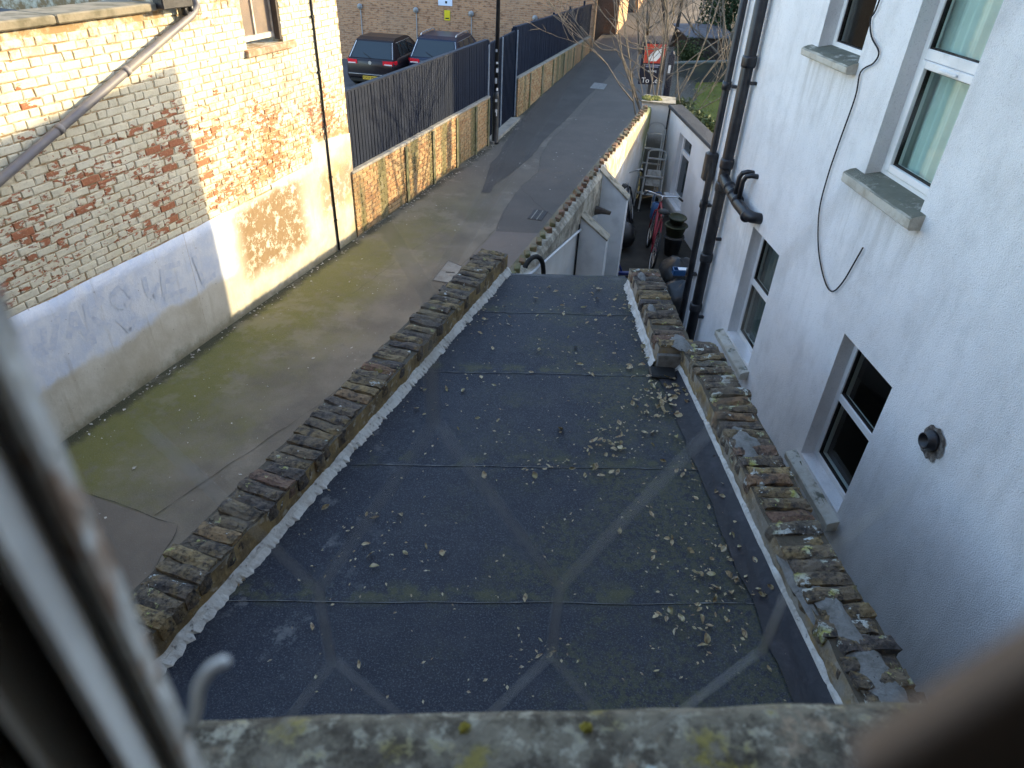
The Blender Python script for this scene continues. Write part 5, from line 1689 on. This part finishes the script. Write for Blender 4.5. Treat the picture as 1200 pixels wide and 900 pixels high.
def car(label, loc, rotz, paint, Wd, L, H, estate, plate_text, plate_mat, rails):
    c = thing('parked_car', label, 'car', loc, rotz)
    # stations along x (rear = 0): (x, half width at sill, half width at belt, half width roof, sill z, belt z, roof z)
    hw = Wd / 2
    belt = .62 * H; roof = H
    st = [(0.0, .90, .86, None, .42, .60 * H, None), (.06, .97, .94, None, .28, belt, None)]
    V = []; F = []
    xs = [0, .05, .35, .9, 1.6, 2.4, 3.0, 3.5, L - .35, L - .05, L]
    beltz = [.60, .615, .63, .64, .64, .635, .63, .60, .53, .47, .40]
    wid = [.86, .93, .98, 1, 1, 1, 1, .99, .95, .86, .75]
    lowz = [.36, .24, .20, .18, .18, .18, .18, .18, .20, .24, .30]
    m_ = 8
    for x, bz, w_, lz in zip(xs, beltz, wid, lowz):
        z1 = bz * H
        h2 = hw * w_
        prof = [(h2 * .90, lz), (h2 * .985, lz + .10), (h2, (lz + z1) * .52), (h2 * .97, z1 * .93), (h2 * .90, z1)]
        ring = [(x, -a, b) for a, b in prof] + [(x, a, b) for a, b in reversed(prof)]
        V += ring
    m_ = 10
    for i in range(len(xs) - 1):
        for k in range(m_):
            F.append((i * m_ + k, i * m_ + (k + 1) % m_, (i + 1) * m_ + (k + 1) % m_, (i + 1) * m_ + k))
    F.append(tuple(range(m_ - 1, -1, -1))); F.append(tuple((len(xs) - 1) * m_ + k for k in range(m_)))
    body = MB().add(V, F).build('body', paint, c, True)
    # cabin
    zb = .615 * H; xr0 = .10; xr1 = .55 if not estate else .48; xf1 = 2.05 if not estate else 2.3; xf0 = 2.95 if not estate else 3.15
    yb, yt = hw * .90, hw * .70
    base = [(xr0, zb), (xr1, roof - .06), (xr1 + .3, roof), (xf1 - .3, roof - .01), (xf1, roof - .07), (xf0, zb)]
    V = []
    for (x, z) in base:
        f_ = (z - zb) / (roof - zb); y = yb + (yt - yb) * f_
        V += [(x, -y, z), (x, y, z)]
    F = [(0, 1, 3, 2), (2, 3, 5, 4), (4, 5, 7, 6), (6, 7, 9, 8), (8, 9, 11, 10), (0, 2, 4, 6, 8, 10), (11, 9, 7, 5, 3, 1)]
    cab = MB().add(V, F).build('cabin', paint, c)
    def lerp(a, b, t): return a + (b - a) * t
    def yat(z): return lerp(yb, yt, (z - zb) / (roof - zb))
    # rear window, slightly proud
    za, zc = zb + .03, roof - .10
    xa = lerp(xr0, xr1, (za - zb) / (roof - .06 - zb)) - .012; xc = lerp(xr0, xr1, (zc - zb) / (roof - .06 - zb)) - .012
    ya, yc = yat(za) - .10, yat(zc) - .08
    MB().add([(xa, -ya, za), (xa, ya, za), (xc, yc, zc), (xc, -yc, zc)], [(0, 3, 2, 1)]).build('rear_window', M['carglass'], c)
    for s_ in (-1, 1):
        wins = [(xr1 + .18, xr1 + .62), (xr1 + .68, xr1 + 1.35), (xr1 + 1.42, xf1 + .35)] if estate else [(xr1 + .20, xr1 + .45), (xr1 + .50, xr1 + 1.05), (xr1 + 1.12, xf1 + .32)]
        for (u, v_) in wins:
            za2, zc2 = zb + .03, roof - .13
            y1, y2 = yat(za2) + .008, yat(zc2) + .008
            vtop = min(v_, xf1 - .05)
            P_ = [(u - .03, s_ * y1, za2), (v_, s_ * y1, za2), (vtop, s_ * y2, zc2), (u + .03, s_ * y2, zc2)]
            MB().add(P_, [(0, 1, 2, 3) if s_ < 0 else (3, 2, 1, 0)]).build('side_window', M['carglass'], c)
        MB().tube([(xr1 + .1, s_ * (yat(roof - .11) + .012), roof - .12), (xf1 - .1, s_ * (yat(roof - .12) + .012), roof - .12)], .008, 5).build('window_trim', M['silver'], c)
        MB().tube([(xa - .004, s_ * (ya + .05), za), (xc - .004, s_ * (yc + .045), zc)], .012, 5).build('pillar_highlight', M['silver'], c)
        if rails:
            MB().tube(catmull([(xr1 + .2, s_ * yt * .93, roof + .0), (xr1 + .35, s_ * yt * .93, roof + .06), (xf1 - .3, s_ * yt * .93, roof + .05), (xf1 - .1, s_ * yt * .93, roof - .03)]), .022, 6).build('roof_rail', M['silver'], c, True)
        # tail lamp wrapping the corner
        zt = .545 * H
        tl = MB()
        tl.add([(-.012, s_ * hw * .50, zt - .03), (-.012, s_ * hw * .50, zt + .09), (.0, s_ * hw * .86, zt + .10), (.0, s_ * hw * .86, zt - .04), (.20, s_ * hw * .985, zt + .10), (.20, s_ * hw * .985, zt)],
               [(0, 1, 2, 3), (3, 2, 4, 5)] if s_ > 0 else [(3, 2, 1, 0), (5, 4, 2, 3)])
        t_ = tl.build('tail_light', M['taillight'], c)
        MB().add([(-.014, s_ * hw * .56, zt - .028), (-.014, s_ * hw * .56, zt + .005), (-.004, s_ * hw * .85, zt + .0), (-.004, s_ * hw * .85, zt - .036)], [(0, 1, 2, 3) if s_ > 0 else (3, 2, 1, 0)]).build('clear_lens', M['clearlens'], t_)
        MB().bbox(xf1 + .35, xf1 + .50, s_ * (hw + .02) - .06, s_ * (hw + .02) + .06, zb - .02, zb + .12, .02).build('wing_mirror', paint, c)
        for x in (.72, L - .80):
            w = MB().lathe([(.20, -.09), (.305, -.10), (.32, -.07), (.32, .07), (.305, .10), (.20, .09)], (x, s_ * (hw - .10), .32), 20, 'Y').build('wheel', M['rubber'], c, True)
            MB().lathe([(.02, 0), (.19, 0), (.20, .02)], (x, s_ * (hw - .10) + s_ * .09, .32), 12, 'Y').build('rim', M['silver'], w, True)
    MB().bbox(-.05, .12, -hw * .90, hw * .90, .36, .50, .03).build('bumper', paint, c)
    MB().bbox(-.03, .1, -hw * .80, hw * .80, .22, .34, .02).build('lower_bumper', M['black'], c)
    MB().tube([(-.055, -hw * .84, .475), (-.055, hw * .84, .475)], .012, 5).build('bumper_strip', M['silver'], c)
    p = MB().bbox(-.066, -.056, -.26, .26, .315, .425, .003).build('number_plate', plate_mat, c)
    text('plate_lettering', plate_text, .10, M['black'], p, (-.068, 0, .37), (pi / 2, 0, -pi / 2), extrude=.001)
    MB().lathe([(.055, -.002), (.055, .004)], (-.012, 0, .555 * H), 14, 'X').build('round_badge', M['silver'], c)
    MB().tube([(xa - .02, 0, za + .01), (lerp(xa, xc, .35) - .02, .3, lerp(za, zc, .30))], .008, 5).build('wiper', M['black'], c)
    return c
car('black hatchback with yellow rear plate parked beside the painted building', (-5.15, 24.2, -.385), radians(79.5), M['carblack'], 1.78, 4.2, 1.48, False, 'GX59 MUC', M['plate'], False)
car('dark blue estate car with silver roof rails parked on the far side of the hatchback', (-3.12, 24.5, -.385), radians(79.5), M['carblue'], 1.86, 4.6, 1.56, True, 'LK14 XNE', M['plate'], True)

# ------------------------------------------------------------------ garden, sign, trees, far houses
mb = MB()
LW = [(3.85, 15.0), (4.95, 21.0), (5.75, 25.6), (9.5, 26.9), (9.5, 14), (4.6, 11), (3.6, 12)]
pts = [(x, y, .03) for x, y in LW]
tag(MB().add(pts, [tuple(range(len(pts)))]).build('lawn', M['lawn']), kind='structure')
rg = random.Random(9)
def inpoly(x, y, P):
    c = False
    for i in range(len(P)):
        (x1, y1), (x2, y2) = P[i], P[i - 1]
        if (y1 > y) != (y2 > y) and x < (x2 - x1) * (y - y1) / (y2 - y1) + x1: c = not c
    return c
mb = MB()
k = 0
while k < 7000:
    x, y = rg.uniform(4.2, 9), rg.uniform(15, 26.5)
    if not inpoly(x, y, LW): continue
    k += 1
    a = rg.uniform(0, 6.28); h = rg.uniform(.03, .09); w_ = .012
    mb.add([(x - cos(a) * w_, y - sin(a) * w_, .02), (x + cos(a) * w_, y + sin(a) * w_, .02), (x + rg.uniform(-.04, .04), y + rg.uniform(-.04, .04), .02 + h)], [(0, 1, 2)])
tag(mb.build('grass', M['blade']), 'short rough grass of the lawn behind the annex', 'grass', kind='stuff')
mb = MB()
for _ in range(420):
    x, y = rg.uniform(4.2, 9), rg.uniform(16, 26.5)
    if not inpoly(x, y, LW) or rg.random() > .25 + .75 * (y - 16) / 10: continue
    a = rg.uniform(0, 6.28); L = rg.uniform(.04, .08); z = .06
    mb.quad((x - cos(a) * L, y - sin(a) * L, z), (x + sin(a) * L * .6, y - cos(a) * L * .6, z + .03), (x + cos(a) * L, y + sin(a) * L, z + .01), (x - sin(a) * L * .6, y + cos(a) * L * .6, z + .02))
tag(mb.build('leaf_litter', M['deadleaf']), 'brown leaves strewn on the lawn behind the annex', 'litter', kind='stuff')
def leafcloud(mb, n, fn, size, seed):
    r = random.Random(seed)
    for _ in range(n):
        p = fn(r)
        if p is None: continue
        d = Vector((r.gauss(0, 1), r.gauss(0, 1), r.gauss(.5, 1))).normalized()
        a = d.orthogonal().normalized(); b = d.cross(a)
        t = r.uniform(0, 6.28); a, b = a * cos(t) + b * sin(t), b * cos(t) - a * sin(t)
        s_ = size * r.uniform(.6, 1.3); p = Vector(p)
        mb.add([p - a * s_, p + b * s_ * .55, p + a * s_, p - b * s_ * .55], [(0, 1, 2, 3)])
    return mb
hd = thing('hedge', 'low green ivy hedge growing behind the dark roof edge of the annex', 'hedge', (3.8, 0, 0), HROT)
def hfn(r):
    x = r.uniform(8.6, 14.6); h = 1.74 + .10 * mnoise.noise(Vector((x * 1.7, 0, 0)))
    z = h * r.random() ** .45; yy = -.26 - r.random() * .30
    return (x, yy + .08 * mnoise.noise(Vector((x * 3, z * 3, 1))), z)
leafcloud(MB(), 9000, hfn, .045, 3).build('foliage', M['hedgeleaf'], hd)
st_ = MB()
for i in range(24):
    x = 8.7 + i * .25; st_.tube([(x, -.68, 0), (x + rg.uniform(-.1, .1), -.66, .7), (x + rg.uniform(-.15, .15), -.62, 1.4)], [.02, .014, .006], 5)
st_.build('stem', M['barkdark'], hd)
shade_hedge = thing('hedge', 'unseen tall hedge added behind the corner of the white house to block the sun', 'hedge', (4.80, 15.3, 0), atan2(3.4, .9))  # added out of view to keep sun streaks off the path
def bfn(r):
    x = r.uniform(0, 3.5)
    return (x, r.gauss(-.1, .16), (2.42 + .10 * mnoise.noise(Vector((x * 2.1, 3, 0)))) * r.random() ** .6)
leafcloud(MB(), 11000, bfn, .06, 23).build('foliage', M['ivyleaf'], shade_hedge)
bs_ = MB()
for i in range(10):
    bs_.tube([(.2 + i * .33, 0, 0), (.22 + i * .33, .04, .7), (.18 + i * .33, -.03, 1.35)], [.025, .018, .008], 5)
bs_.build('stem', M['barkdark'], shade_hedge)
gw = thing('garden_wall', 'low dark rendered wall at the far end of the lawn', 'wall', (5.0, 25.4, 0), atan2(1.1, 2.7))
MB().bbox(0, 4.6, 0, .22, 0, .62, .01).build('wall', simple("dark_render", (.05, .055, .055), .85, (.075, .08, .06), 2, .4, 20), gw)
MB().bbox(-.03, 4.63, -.04, .26, .622, .68, .01).build('coping', simple("grey_coping", (.13, .14, .13), .85, (.09, .10, .08), 4), gw)
sh = thing('garden_shed', 'grey roofed garden shed behind the dark wall', 'shed', (6.7, 29.2, .35), .2)
MB().box(-.9, .9, -.7, .7, 0, .75).build('walls', M['timberdark'], sh)
MB().add([(-1, -.85, .74), (1, -.85, .74), (1, .85, .98), (-1, .85, .98), (-1, -.85, .78), (1, -.85, .78), (1, .85, 1.02), (-1, .85, 1.02)], [(0, 3, 2, 1), (4, 5, 6, 7), (0, 1, 5, 4), (1, 2, 6, 5), (2, 3, 7, 6), (3, 0, 4, 7)]).build('roof', M['shedroof'], sh)

# TO LET board on its post
sg = thing('letting_sign', 'red and navy To Let board on a thin post behind the end wall', 'sign', (2.785, 16.5, 0), radians(4))
MB().bbox(-.275, .275, -.012, .012, 1.62, 2.47, .004).build('board', M['signnavy'], sg)
MB().box(-.225, .245, -.0155, -.0125, 2.06, 2.44).build('red_panel', M['signred'], sg)
lg = MB()
n = 20
V = []
for (x, z) in [(-.10, 2.10), (.06, 2.10), (.13, 2.18), (.15, 2.28), (.205, 2.35), (.20, 2.42), (.15, 2.41), (.10, 2.34), (-.02, 2.30), (-.10, 2.22), (-.125, 2.15)]:
    V.append((x, -.018, z))
lg.add(V, [tuple(range(len(V)))]).build('logo', M['signwhite'], sg)
text('lettering', 'To Let', .155, M['signwhite'], sg, (0.0, -.016, 1.70), (pi / 2, 0, 0), extrude=.001)
for z_, w_ in ((2.02, .20), (1.985, .16)):
    MB().box(-w_, w_ * .8, -.0155, -.0125, z_ - .008, z_ + .006).build('small_print', simple("small_print", (.35, .37, .5), .6) if "small_print" not in bpy.data.materials else bpy.data.materials["small_print"], sg)
text('lettering', 'all Enq', .075, M['signwhite'], sg, (0.0, -.016, 1.90), (pi / 2, 0, 0), extrude=.001)
MB().box(-.03, .03, .013, .06, 0, 2.5).build('post', M['greypl'], sg)
gp = thing('gate_post', 'dark navy post beside the bare tree at the end of the yard', 'post', (2.93, 15.2, 0))
MB().bbox(-.06, .06, -.05, .05, 0, 2.45, .01).build('post', M['signnavy'], gp)
MB().bbox(-.05, -.0, -.058, -.051, 2.1, 2.25, .002).build('reflector', M['white'], gp)
MB().lathe([(.05, 0), (.03, .05), (.005, .06)], (0, 0, 2.452), 10).build('cap', M['signnavy'], gp)

def bare_tree(label, loc, stems, mat, seed, twig=.004, rad=.035, depth=3, spread=.6, cat='tree', grp=None):
    r = random.Random(seed)
    t = thing('bare_tree', label, cat, loc, 0, grp)
    trunk = MB(); crown = MB()
    def grow(p, d, L, ra, dep, mb):
        pts = [p]; n = 5
        q = Vector(p); dd = Vector(d)
        for i in range(n):
            dd = (dd + Vector((r.gauss(0, .15), r.gauss(0, .15), r.gauss(.03, .08)))).normalized()
            q = q + dd * (L / n); pts.append(q.copy())
        rs = [ra * (1 - .75 * i / n) + twig for i in range(n + 1)]
        mb.tube(pts, rs, 6 if ra > .015 else 4)
        if dep <= 0: return
        for k in range(r.randint(2, 4)):
            i = r.randint(1, n)
            nd = (dd + Vector((r.gauss(0, spread), r.gauss(0, spread), r.gauss(.12, .3)))).normalized()
            grow(pts[i], nd, L * r.uniform(.45, .75), rs[i] * .6, dep - 1, crown)
    for (d, L, ra) in stems:
        grow(Vector((r.gauss(0, .04), r.gauss(0, .04), 0)), Vector(d).normalized(), L, ra, depth, trunk)
    trunk.build('trunk', mat, t, True)
    crown.build('branches', mat, t, True)
    return t
bt_ = bare_tree('pale multi stemmed bare tree growing behind the white end wall', (2.78, 14.95, .0), [((.0, .02, 1), 4.2, .034), ((.10, .05, 1), 4.0, .026), ((.22, .1, 1), 3.6, .020), ((-.06, .1, 1), 4.0, .022), ((.03, -.02, 1), 2.6, .036)], M['bark'], 5, .0025, depth=4, spread=.5)
tw = MB()
for P_ in ([(.0, 0, 1.95), (-.45, .1, 2.20), (-1.0, .2, 2.48), (-1.45, .3, 2.62), (-1.75, .35, 2.86)],
           [(-1.0, .2, 2.48), (-1.3, .1, 2.50), (-1.52, 0, 2.66)],
           [(.0, 0, 2.6), (-.5, .0, 2.55), (-.9, .05, 2.75), (-1.25, .1, 3.05)],
           [(-.5, .0, 2.55), (-.85, -.1, 2.60), (-1.2, -.1, 2.85)],
           [(-.35, 0, 1.55), (-.55, .0, 1.72), (-.66, .05, 2.0)],
           [(.05, 0, 2.0), (.6, .2, 2.45), (1.1, .4, 2.75), (1.4, .4, 2.95)], [(.05, 0, 2.1), (.7, .1, 2.3), (1.15, .2, 2.62)]):
    tw.tube(catmull(P_), .009, 5)
tw.build('drooping_branch', M['bark'], bt_, True)
bare_tree('bare brown tree beyond the dark garden wall by the white house', (7.35, 27.6, .3), [((-.25, 0, 1), 4.0, .05), ((-.05, 0, 1), 4.2, .06), ((.12, .05, 1), 4.4, .06), ((.3, .0, 1), 3.6, .05), ((-.5, .1, .8), 3, .04)], M['bark'], 12, .006, depth=3, spread=.5)
bare_tree('dark thin tree trunks standing in the garden behind the dark wall', (5.5, 29.5, .35), [((-.08, 0, 1), 5, .09), ((.2, .1, 1), 5, .07)], M['barkdark'], 3, .006, depth=3, spread=.5)
bare_tree('slim bare sapling at the far edge of the road', (4.9, 31.5, .6), [((.05, 0, 1), 4.5, .05), ((-.2, 0, 1), 4, .03)], M['bark'], 21, .006, depth=3, spread=.5)
bare_tree('straggly grey tree nearest the top of the path', (4.2, 28.0, .45), [((.1, 0, 1), 4.5, .035), ((.3, 0, 1), 4, .03), ((-.15, .1, 1), 3.8, .025)], M['bark'], 33, .005, depth=3, spread=.5)
iv = thing('ivy_bush', 'dark green ivy clad bush beyond the bare brown tree', 'bush', (8.3, 30.5, .2))
def ifn(r):
    d = Vector((r.gauss(0, 1), r.gauss(0, 1), r.gauss(0, 1))).normalized() * (r.random() ** .35)
    k = 1 + .3 * mnoise.noise(d * 2)
    return (d.x * 1.5 * k, d.y * 1.0 * k, 1.4 + d.z * 1.7 * k)
leafcloud(MB(), 7000, ifn, .075, 8).build('foliage', M['ivyleaf'], iv)
MB().tube([(0, 0, 0), (.05, 0, 1.2), (0, .1, 2.4)], [.09, .06, .02], 7).build('trunk', M['barkdark'], iv, True)
iv2 = thing('ivy_bush', 'small light green bush in front of the garden shed', 'bush', (5.95, 27.6, .2))
leafcloud(MB(), 1600, lambda r: (r.gauss(0, .28), r.gauss(0, .2), abs(r.gauss(.35, .25))), .05, 18).build('foliage', M['hedgeleaf'], iv2)
MB().tube([(0, 0, 0), (.02, 0, .5)], [.02, .008], 6).build('stem', M['barkdark'], iv2, True)
fh = thing('terraced_house', 'dark brown brick house across the road behind the bare trees', 'house', (4, 47, 0), 0)
mb = MB(); wall_holes(mb, -2, 14, 0, 8, 0, .3, [(.2, 1.4, 1.6, 3.2), (3.2, 4.4, 1.6, 3.2), (6.2, 7.4, 1.6, 3.2), (9.2, 10.4, 1.6, 3.2)])
mb.build('wall', M['darkbrick'], fh)
for x in (.2, 3.2, 6.2, 9.2):
    w = MB(); w.box(x, x + .08, .12, .2, 1.6, 3.2).box(x + 1.12, x + 1.2, .12, .2, 1.6, 3.2).box(x + .08, x + 1.12, .12, .2, 1.6, 1.7).box(x + .08, x + 1.12, .12, .2, 3.1, 3.2)
    wo = w.build('window', M['white'], fh)
    MB().box(x + .08, x + 1.12, .15, .17, 1.7, 3.1).build('pane', M['carglass'], wo)
MB().box(-2.2, 14.2, -.2, .5, 8.01, 8.3).build('roof', M['darkfelt'], fh)
lw = thing('garden_fence', 'brown timber fence along the far side of the road', 'fence', (3.9, 44.0, 1.2), .1)
for i in range(34):
    MB().bbox(i * .3 + .005, i * .3 + .295, 0, .03, 0, .9 + rg.uniform(-.02, .02), .004).build('board', M['timberdark'], lw)
nh = thing('shading_house', 'unseen tall white house added beyond the lawn to shade the far path wall', 'house', (9.6, 19.7, 0), 0)  # added out of view to cut the sun off the far fence wall
MB().prism([(0, .1), (7.4, 3.2), (7.4, 13.5), (0, 13.5)], 0, 8).build('wall', M['annex'], nh)
MB().add([(-.1, .05, 8.01), (7.5, 3.2, 8.01), (7.5, 13.7, 8.01), (-.1, 13.7, 8.01), (4, 5, 10), (4, 11.5, 10)], [(0, 1, 4), (1, 2, 5, 4), (2, 3, 5), (3, 0, 4, 5)]).build('roof', M['shedroof'], nh)

# ------------------------------------------------------------------ the window we look out of
FRZ = radians(4.2)
ho = thing('stock_brick_house', 'old stock brick house whose upper window looks down on the felt roof', 'house', (0, 0, 0), FRZ)
mb = MB(); wall_holes(mb, -9, 2.3, 0, 9, -.12, .22, [(-.32, .62, 4.19, 5.6)])
mb.build('wall', M['housebrick'], ho)
MB().box(-9, -.7, -5, -.13, 0, 9).build('room_block', M['housebrick'], ho)
MB().box(.9, 2.3, -5, -.13, 0, 9).build('room_block', M['housebrick'], ho)
MB().box(-.69, .89, -5, -2.2, 3.0, 9).build('room_back', M['housebrick'], ho)
MB().box(-.69, .89, -2.19, -.13, 2.9, 3.0).build('room_floor', M['housebrick'], ho)
MB().box(-.69, .89, -2.19, -.13, 5.7, 5.8).build('room_ceiling', M['housebrick'], ho)
V = []; F = []
nx = 60; prof = [(.055, 4.10), (.06, 4.198), (.10, 4.200), (.20, 4.200), (.275, 4.199), (.287, 4.190), (.289, 4.12), (.27, 4.09)]
for i in range(nx + 1):
    x = -.45 + 1.15 * i / nx
    for j, (y, z) in enumerate(prof):
        V.append((x, y + .0025 * mnoise.noise(Vector((x * 14, j * .6, 0))) * (j > 1), z + .0025 * mnoise.noise(Vector((x * 18, y * 18, 5)))))
m_ = len(prof)
for i in range(nx):
    for k in range(m_ - 1):
        F.append((i * m_ + k, i * m_ + k + 1, (i + 1) * m_ + k + 1, (i + 1) * m_ + k))
ws = MB().add(V, F).build('window_sill', M['stonesill'], ho, True)
rs_ = random.Random(2)
for (x, y, r, mt) in [(.047, .150, .024, 'lichenpale'), (.088, .145, .020, 'lichenpale'), (.118, .228, .011, 'lichenpale'), (.130, .235, .006, 'lichenpale'), (.24, .18, .012, 'lichenyellow'), (.262, .172, .009, 'lichenyellow'), (.088, .268, .006, 'lichenyellow'), (-.003, .27, .006, 'lichenyellow')]:
    n = 16; r *= .8; V = [(x, y, 4.2015)]; 
    for rr, zz in ((.6, 4.2028), (1.0, 4.1995)):
        for i in range(n):
            t = 2 * pi * i / n; q = r * rr * (1 + .45 * mnoise.noise(Vector((cos(t) * 2 + x * 50, sin(t) * 2, y * 40))) + .35 * mnoise.noise(Vector((cos(t) * 5 + x * 50, sin(t) * 5, y * 40))))
            V.append((x + q * cos(t), y + q * sin(t), zz))
    MB().add(V, [(0, 1 + i, 1 + (i + 1) % n) for i in range(n)] + [(1 + i, 1 + n + i, 1 + n + (i + 1) % n, 1 + (i + 1) % n) for i in range(n)]).build('lichen_patch', M[mt], ws, True)
wf = thing('casement_frame', 'out of focus chipped white window frame with dark gaskets at lower left', 'window frame', (0, 0, 0), FRZ)
ZA, ZB = 4.203, 5.58
def stile(x0, x1, y0, y1, mat, name, jit=0):
    mb = MB()
    n = 60
    for i in range(n):
        z0 = ZA + (ZB - ZA) * i / n; z1 = ZA + (ZB - ZA) * (i + 1) / n
        j = jit * mnoise.noise(Vector((i * .6, 0, 0)))
        mb.box(x0, x1 + j, y0, y1, z0, z1)
    mb.build(name, mat, wf)
def splay(a0, a1, y0, y1, mat, name, t=.0016):
    # upright strip seen on its outward splayed side: runs from (a0*y0, y0) back to (a1*y1, y1)
    p, q_ = Vector((a0 * y0, y0)), Vector((a1 * y1, y1))
    d = (q_ - p).normalized(); n_ = Vector((d.y, -d.x)) * t
    if n_.x > 0: n_ = -n_
    poly = [p, q_, q_ + n_, p + n_]
    mb = MB()
    mb.prism([(v.x, v.y) for v in poly], ZA, ZB)
    mb.build(name, mat, wf)
stile(-.0800, -.0748, .096, .100, M['frameedge'], 'putty_edge', .0022)
splay(-.75, -.79, .100, .092, M['frameedge'], 'putty_edge')
stile(-.0885, -.0790, .101, .104, M['gasket'], 'gasket')
splay(-.842, -.952, .100, .070, M['framepaint'], 'stile')
stile(-.1010, -.0886, .101, .104, M['gasket'], 'gasket')
splay(-.985, -1.165, .100, .066, M['framepaint'], 'outer_frame')
stile(-.1260, -.1011, .101, .104, M['gasket'], 'gasket')
splay(-1.235, -2.4, .098, .03, M['framepaint'], 'jamb_lining')
stile(-.32, -.1261, .099, .104, M['framepaint'], 'jamb_lining')
# hexagonal wire netting across the lower part of the opening, and one loose end
nw = thing('wire_netting', 'fine hexagonal wire netting stretched across the window close to the view', 'netting', (0, 0, 0), FRZ)
px, pz, tw_ = .0535, .074, .027
wires = MB()
zc0 = 4.7 - .1395
for row in range(-2, 2):
    zc = zc0 + row * pz
    for col in range(-2, 6):
        x = .0203 + px * col + (px / 2 if row % 2 else 0)
        if x < -.066 or x > .09: continue
        jx = .002 * mnoise.noise(Vector((x * 30, zc * 30, 0)))
        if row >= 1 and x < -.01: continue
        a = (x + jx, .10, zc + tw_ / 2); b = (x + jx, .10, zc - tw_ / 2)
        wires.tube([a, b], .00034, 5)
        for s_ in (-1, 1):
            if not (x + s_ * px / 2 < -.068):
                wires.tube([a, (x + s_ * px / 2 - s_ * .0004, .10, zc + pz - tw_ / 2)], .00020, 5)
wires.build('wire_mesh', M['wire'], nw, True)
MB().tube(catmull([(-.074, .10, 4.7 - .181), (-.071, .10, 4.7 - .174), (-.067, .099, 4.7 - .161), (-.063, .099, 4.7 - .154), (-.0585, .099, 4.7 - .1505)]), .0015, 7).build('loose_wire_end', M['wirewhite'], nw, True)
bl_ = thing('brown_blur', 'blurred brown shape, likely a fingertip, at the lower right of the window, very close', 'blurred shape', (0, 0, 0), FRZ)  # stands for the unidentified brown blur, taken for a finger near the lens
mb = MB()
V = []; F = []
n = 14
for i in range(n + 1):
    t = i / n
    x = .0345 + .012 * t; z = CAMZ - .0665 + .0245 * t
    V += [(x, .028, z), (x + .004, .034, z + .000), (x + .03, .036, z - .02), (x + .03, .020, z - .02)]
for i in range(n):
    for k in range(4):
        F.append((i * 4 + k, i * 4 + (k + 1) % 4, (i + 1) * 4 + (k + 1) % 4, (i + 1) * 4 + k))
F.append((0, 1, 2, 3)); F.append((n * 4 + 3, n * 4 + 2, n * 4 + 1, n * 4))
MB().add(V, F).build('blurred_shape', M['brownblur'], bl_, True)
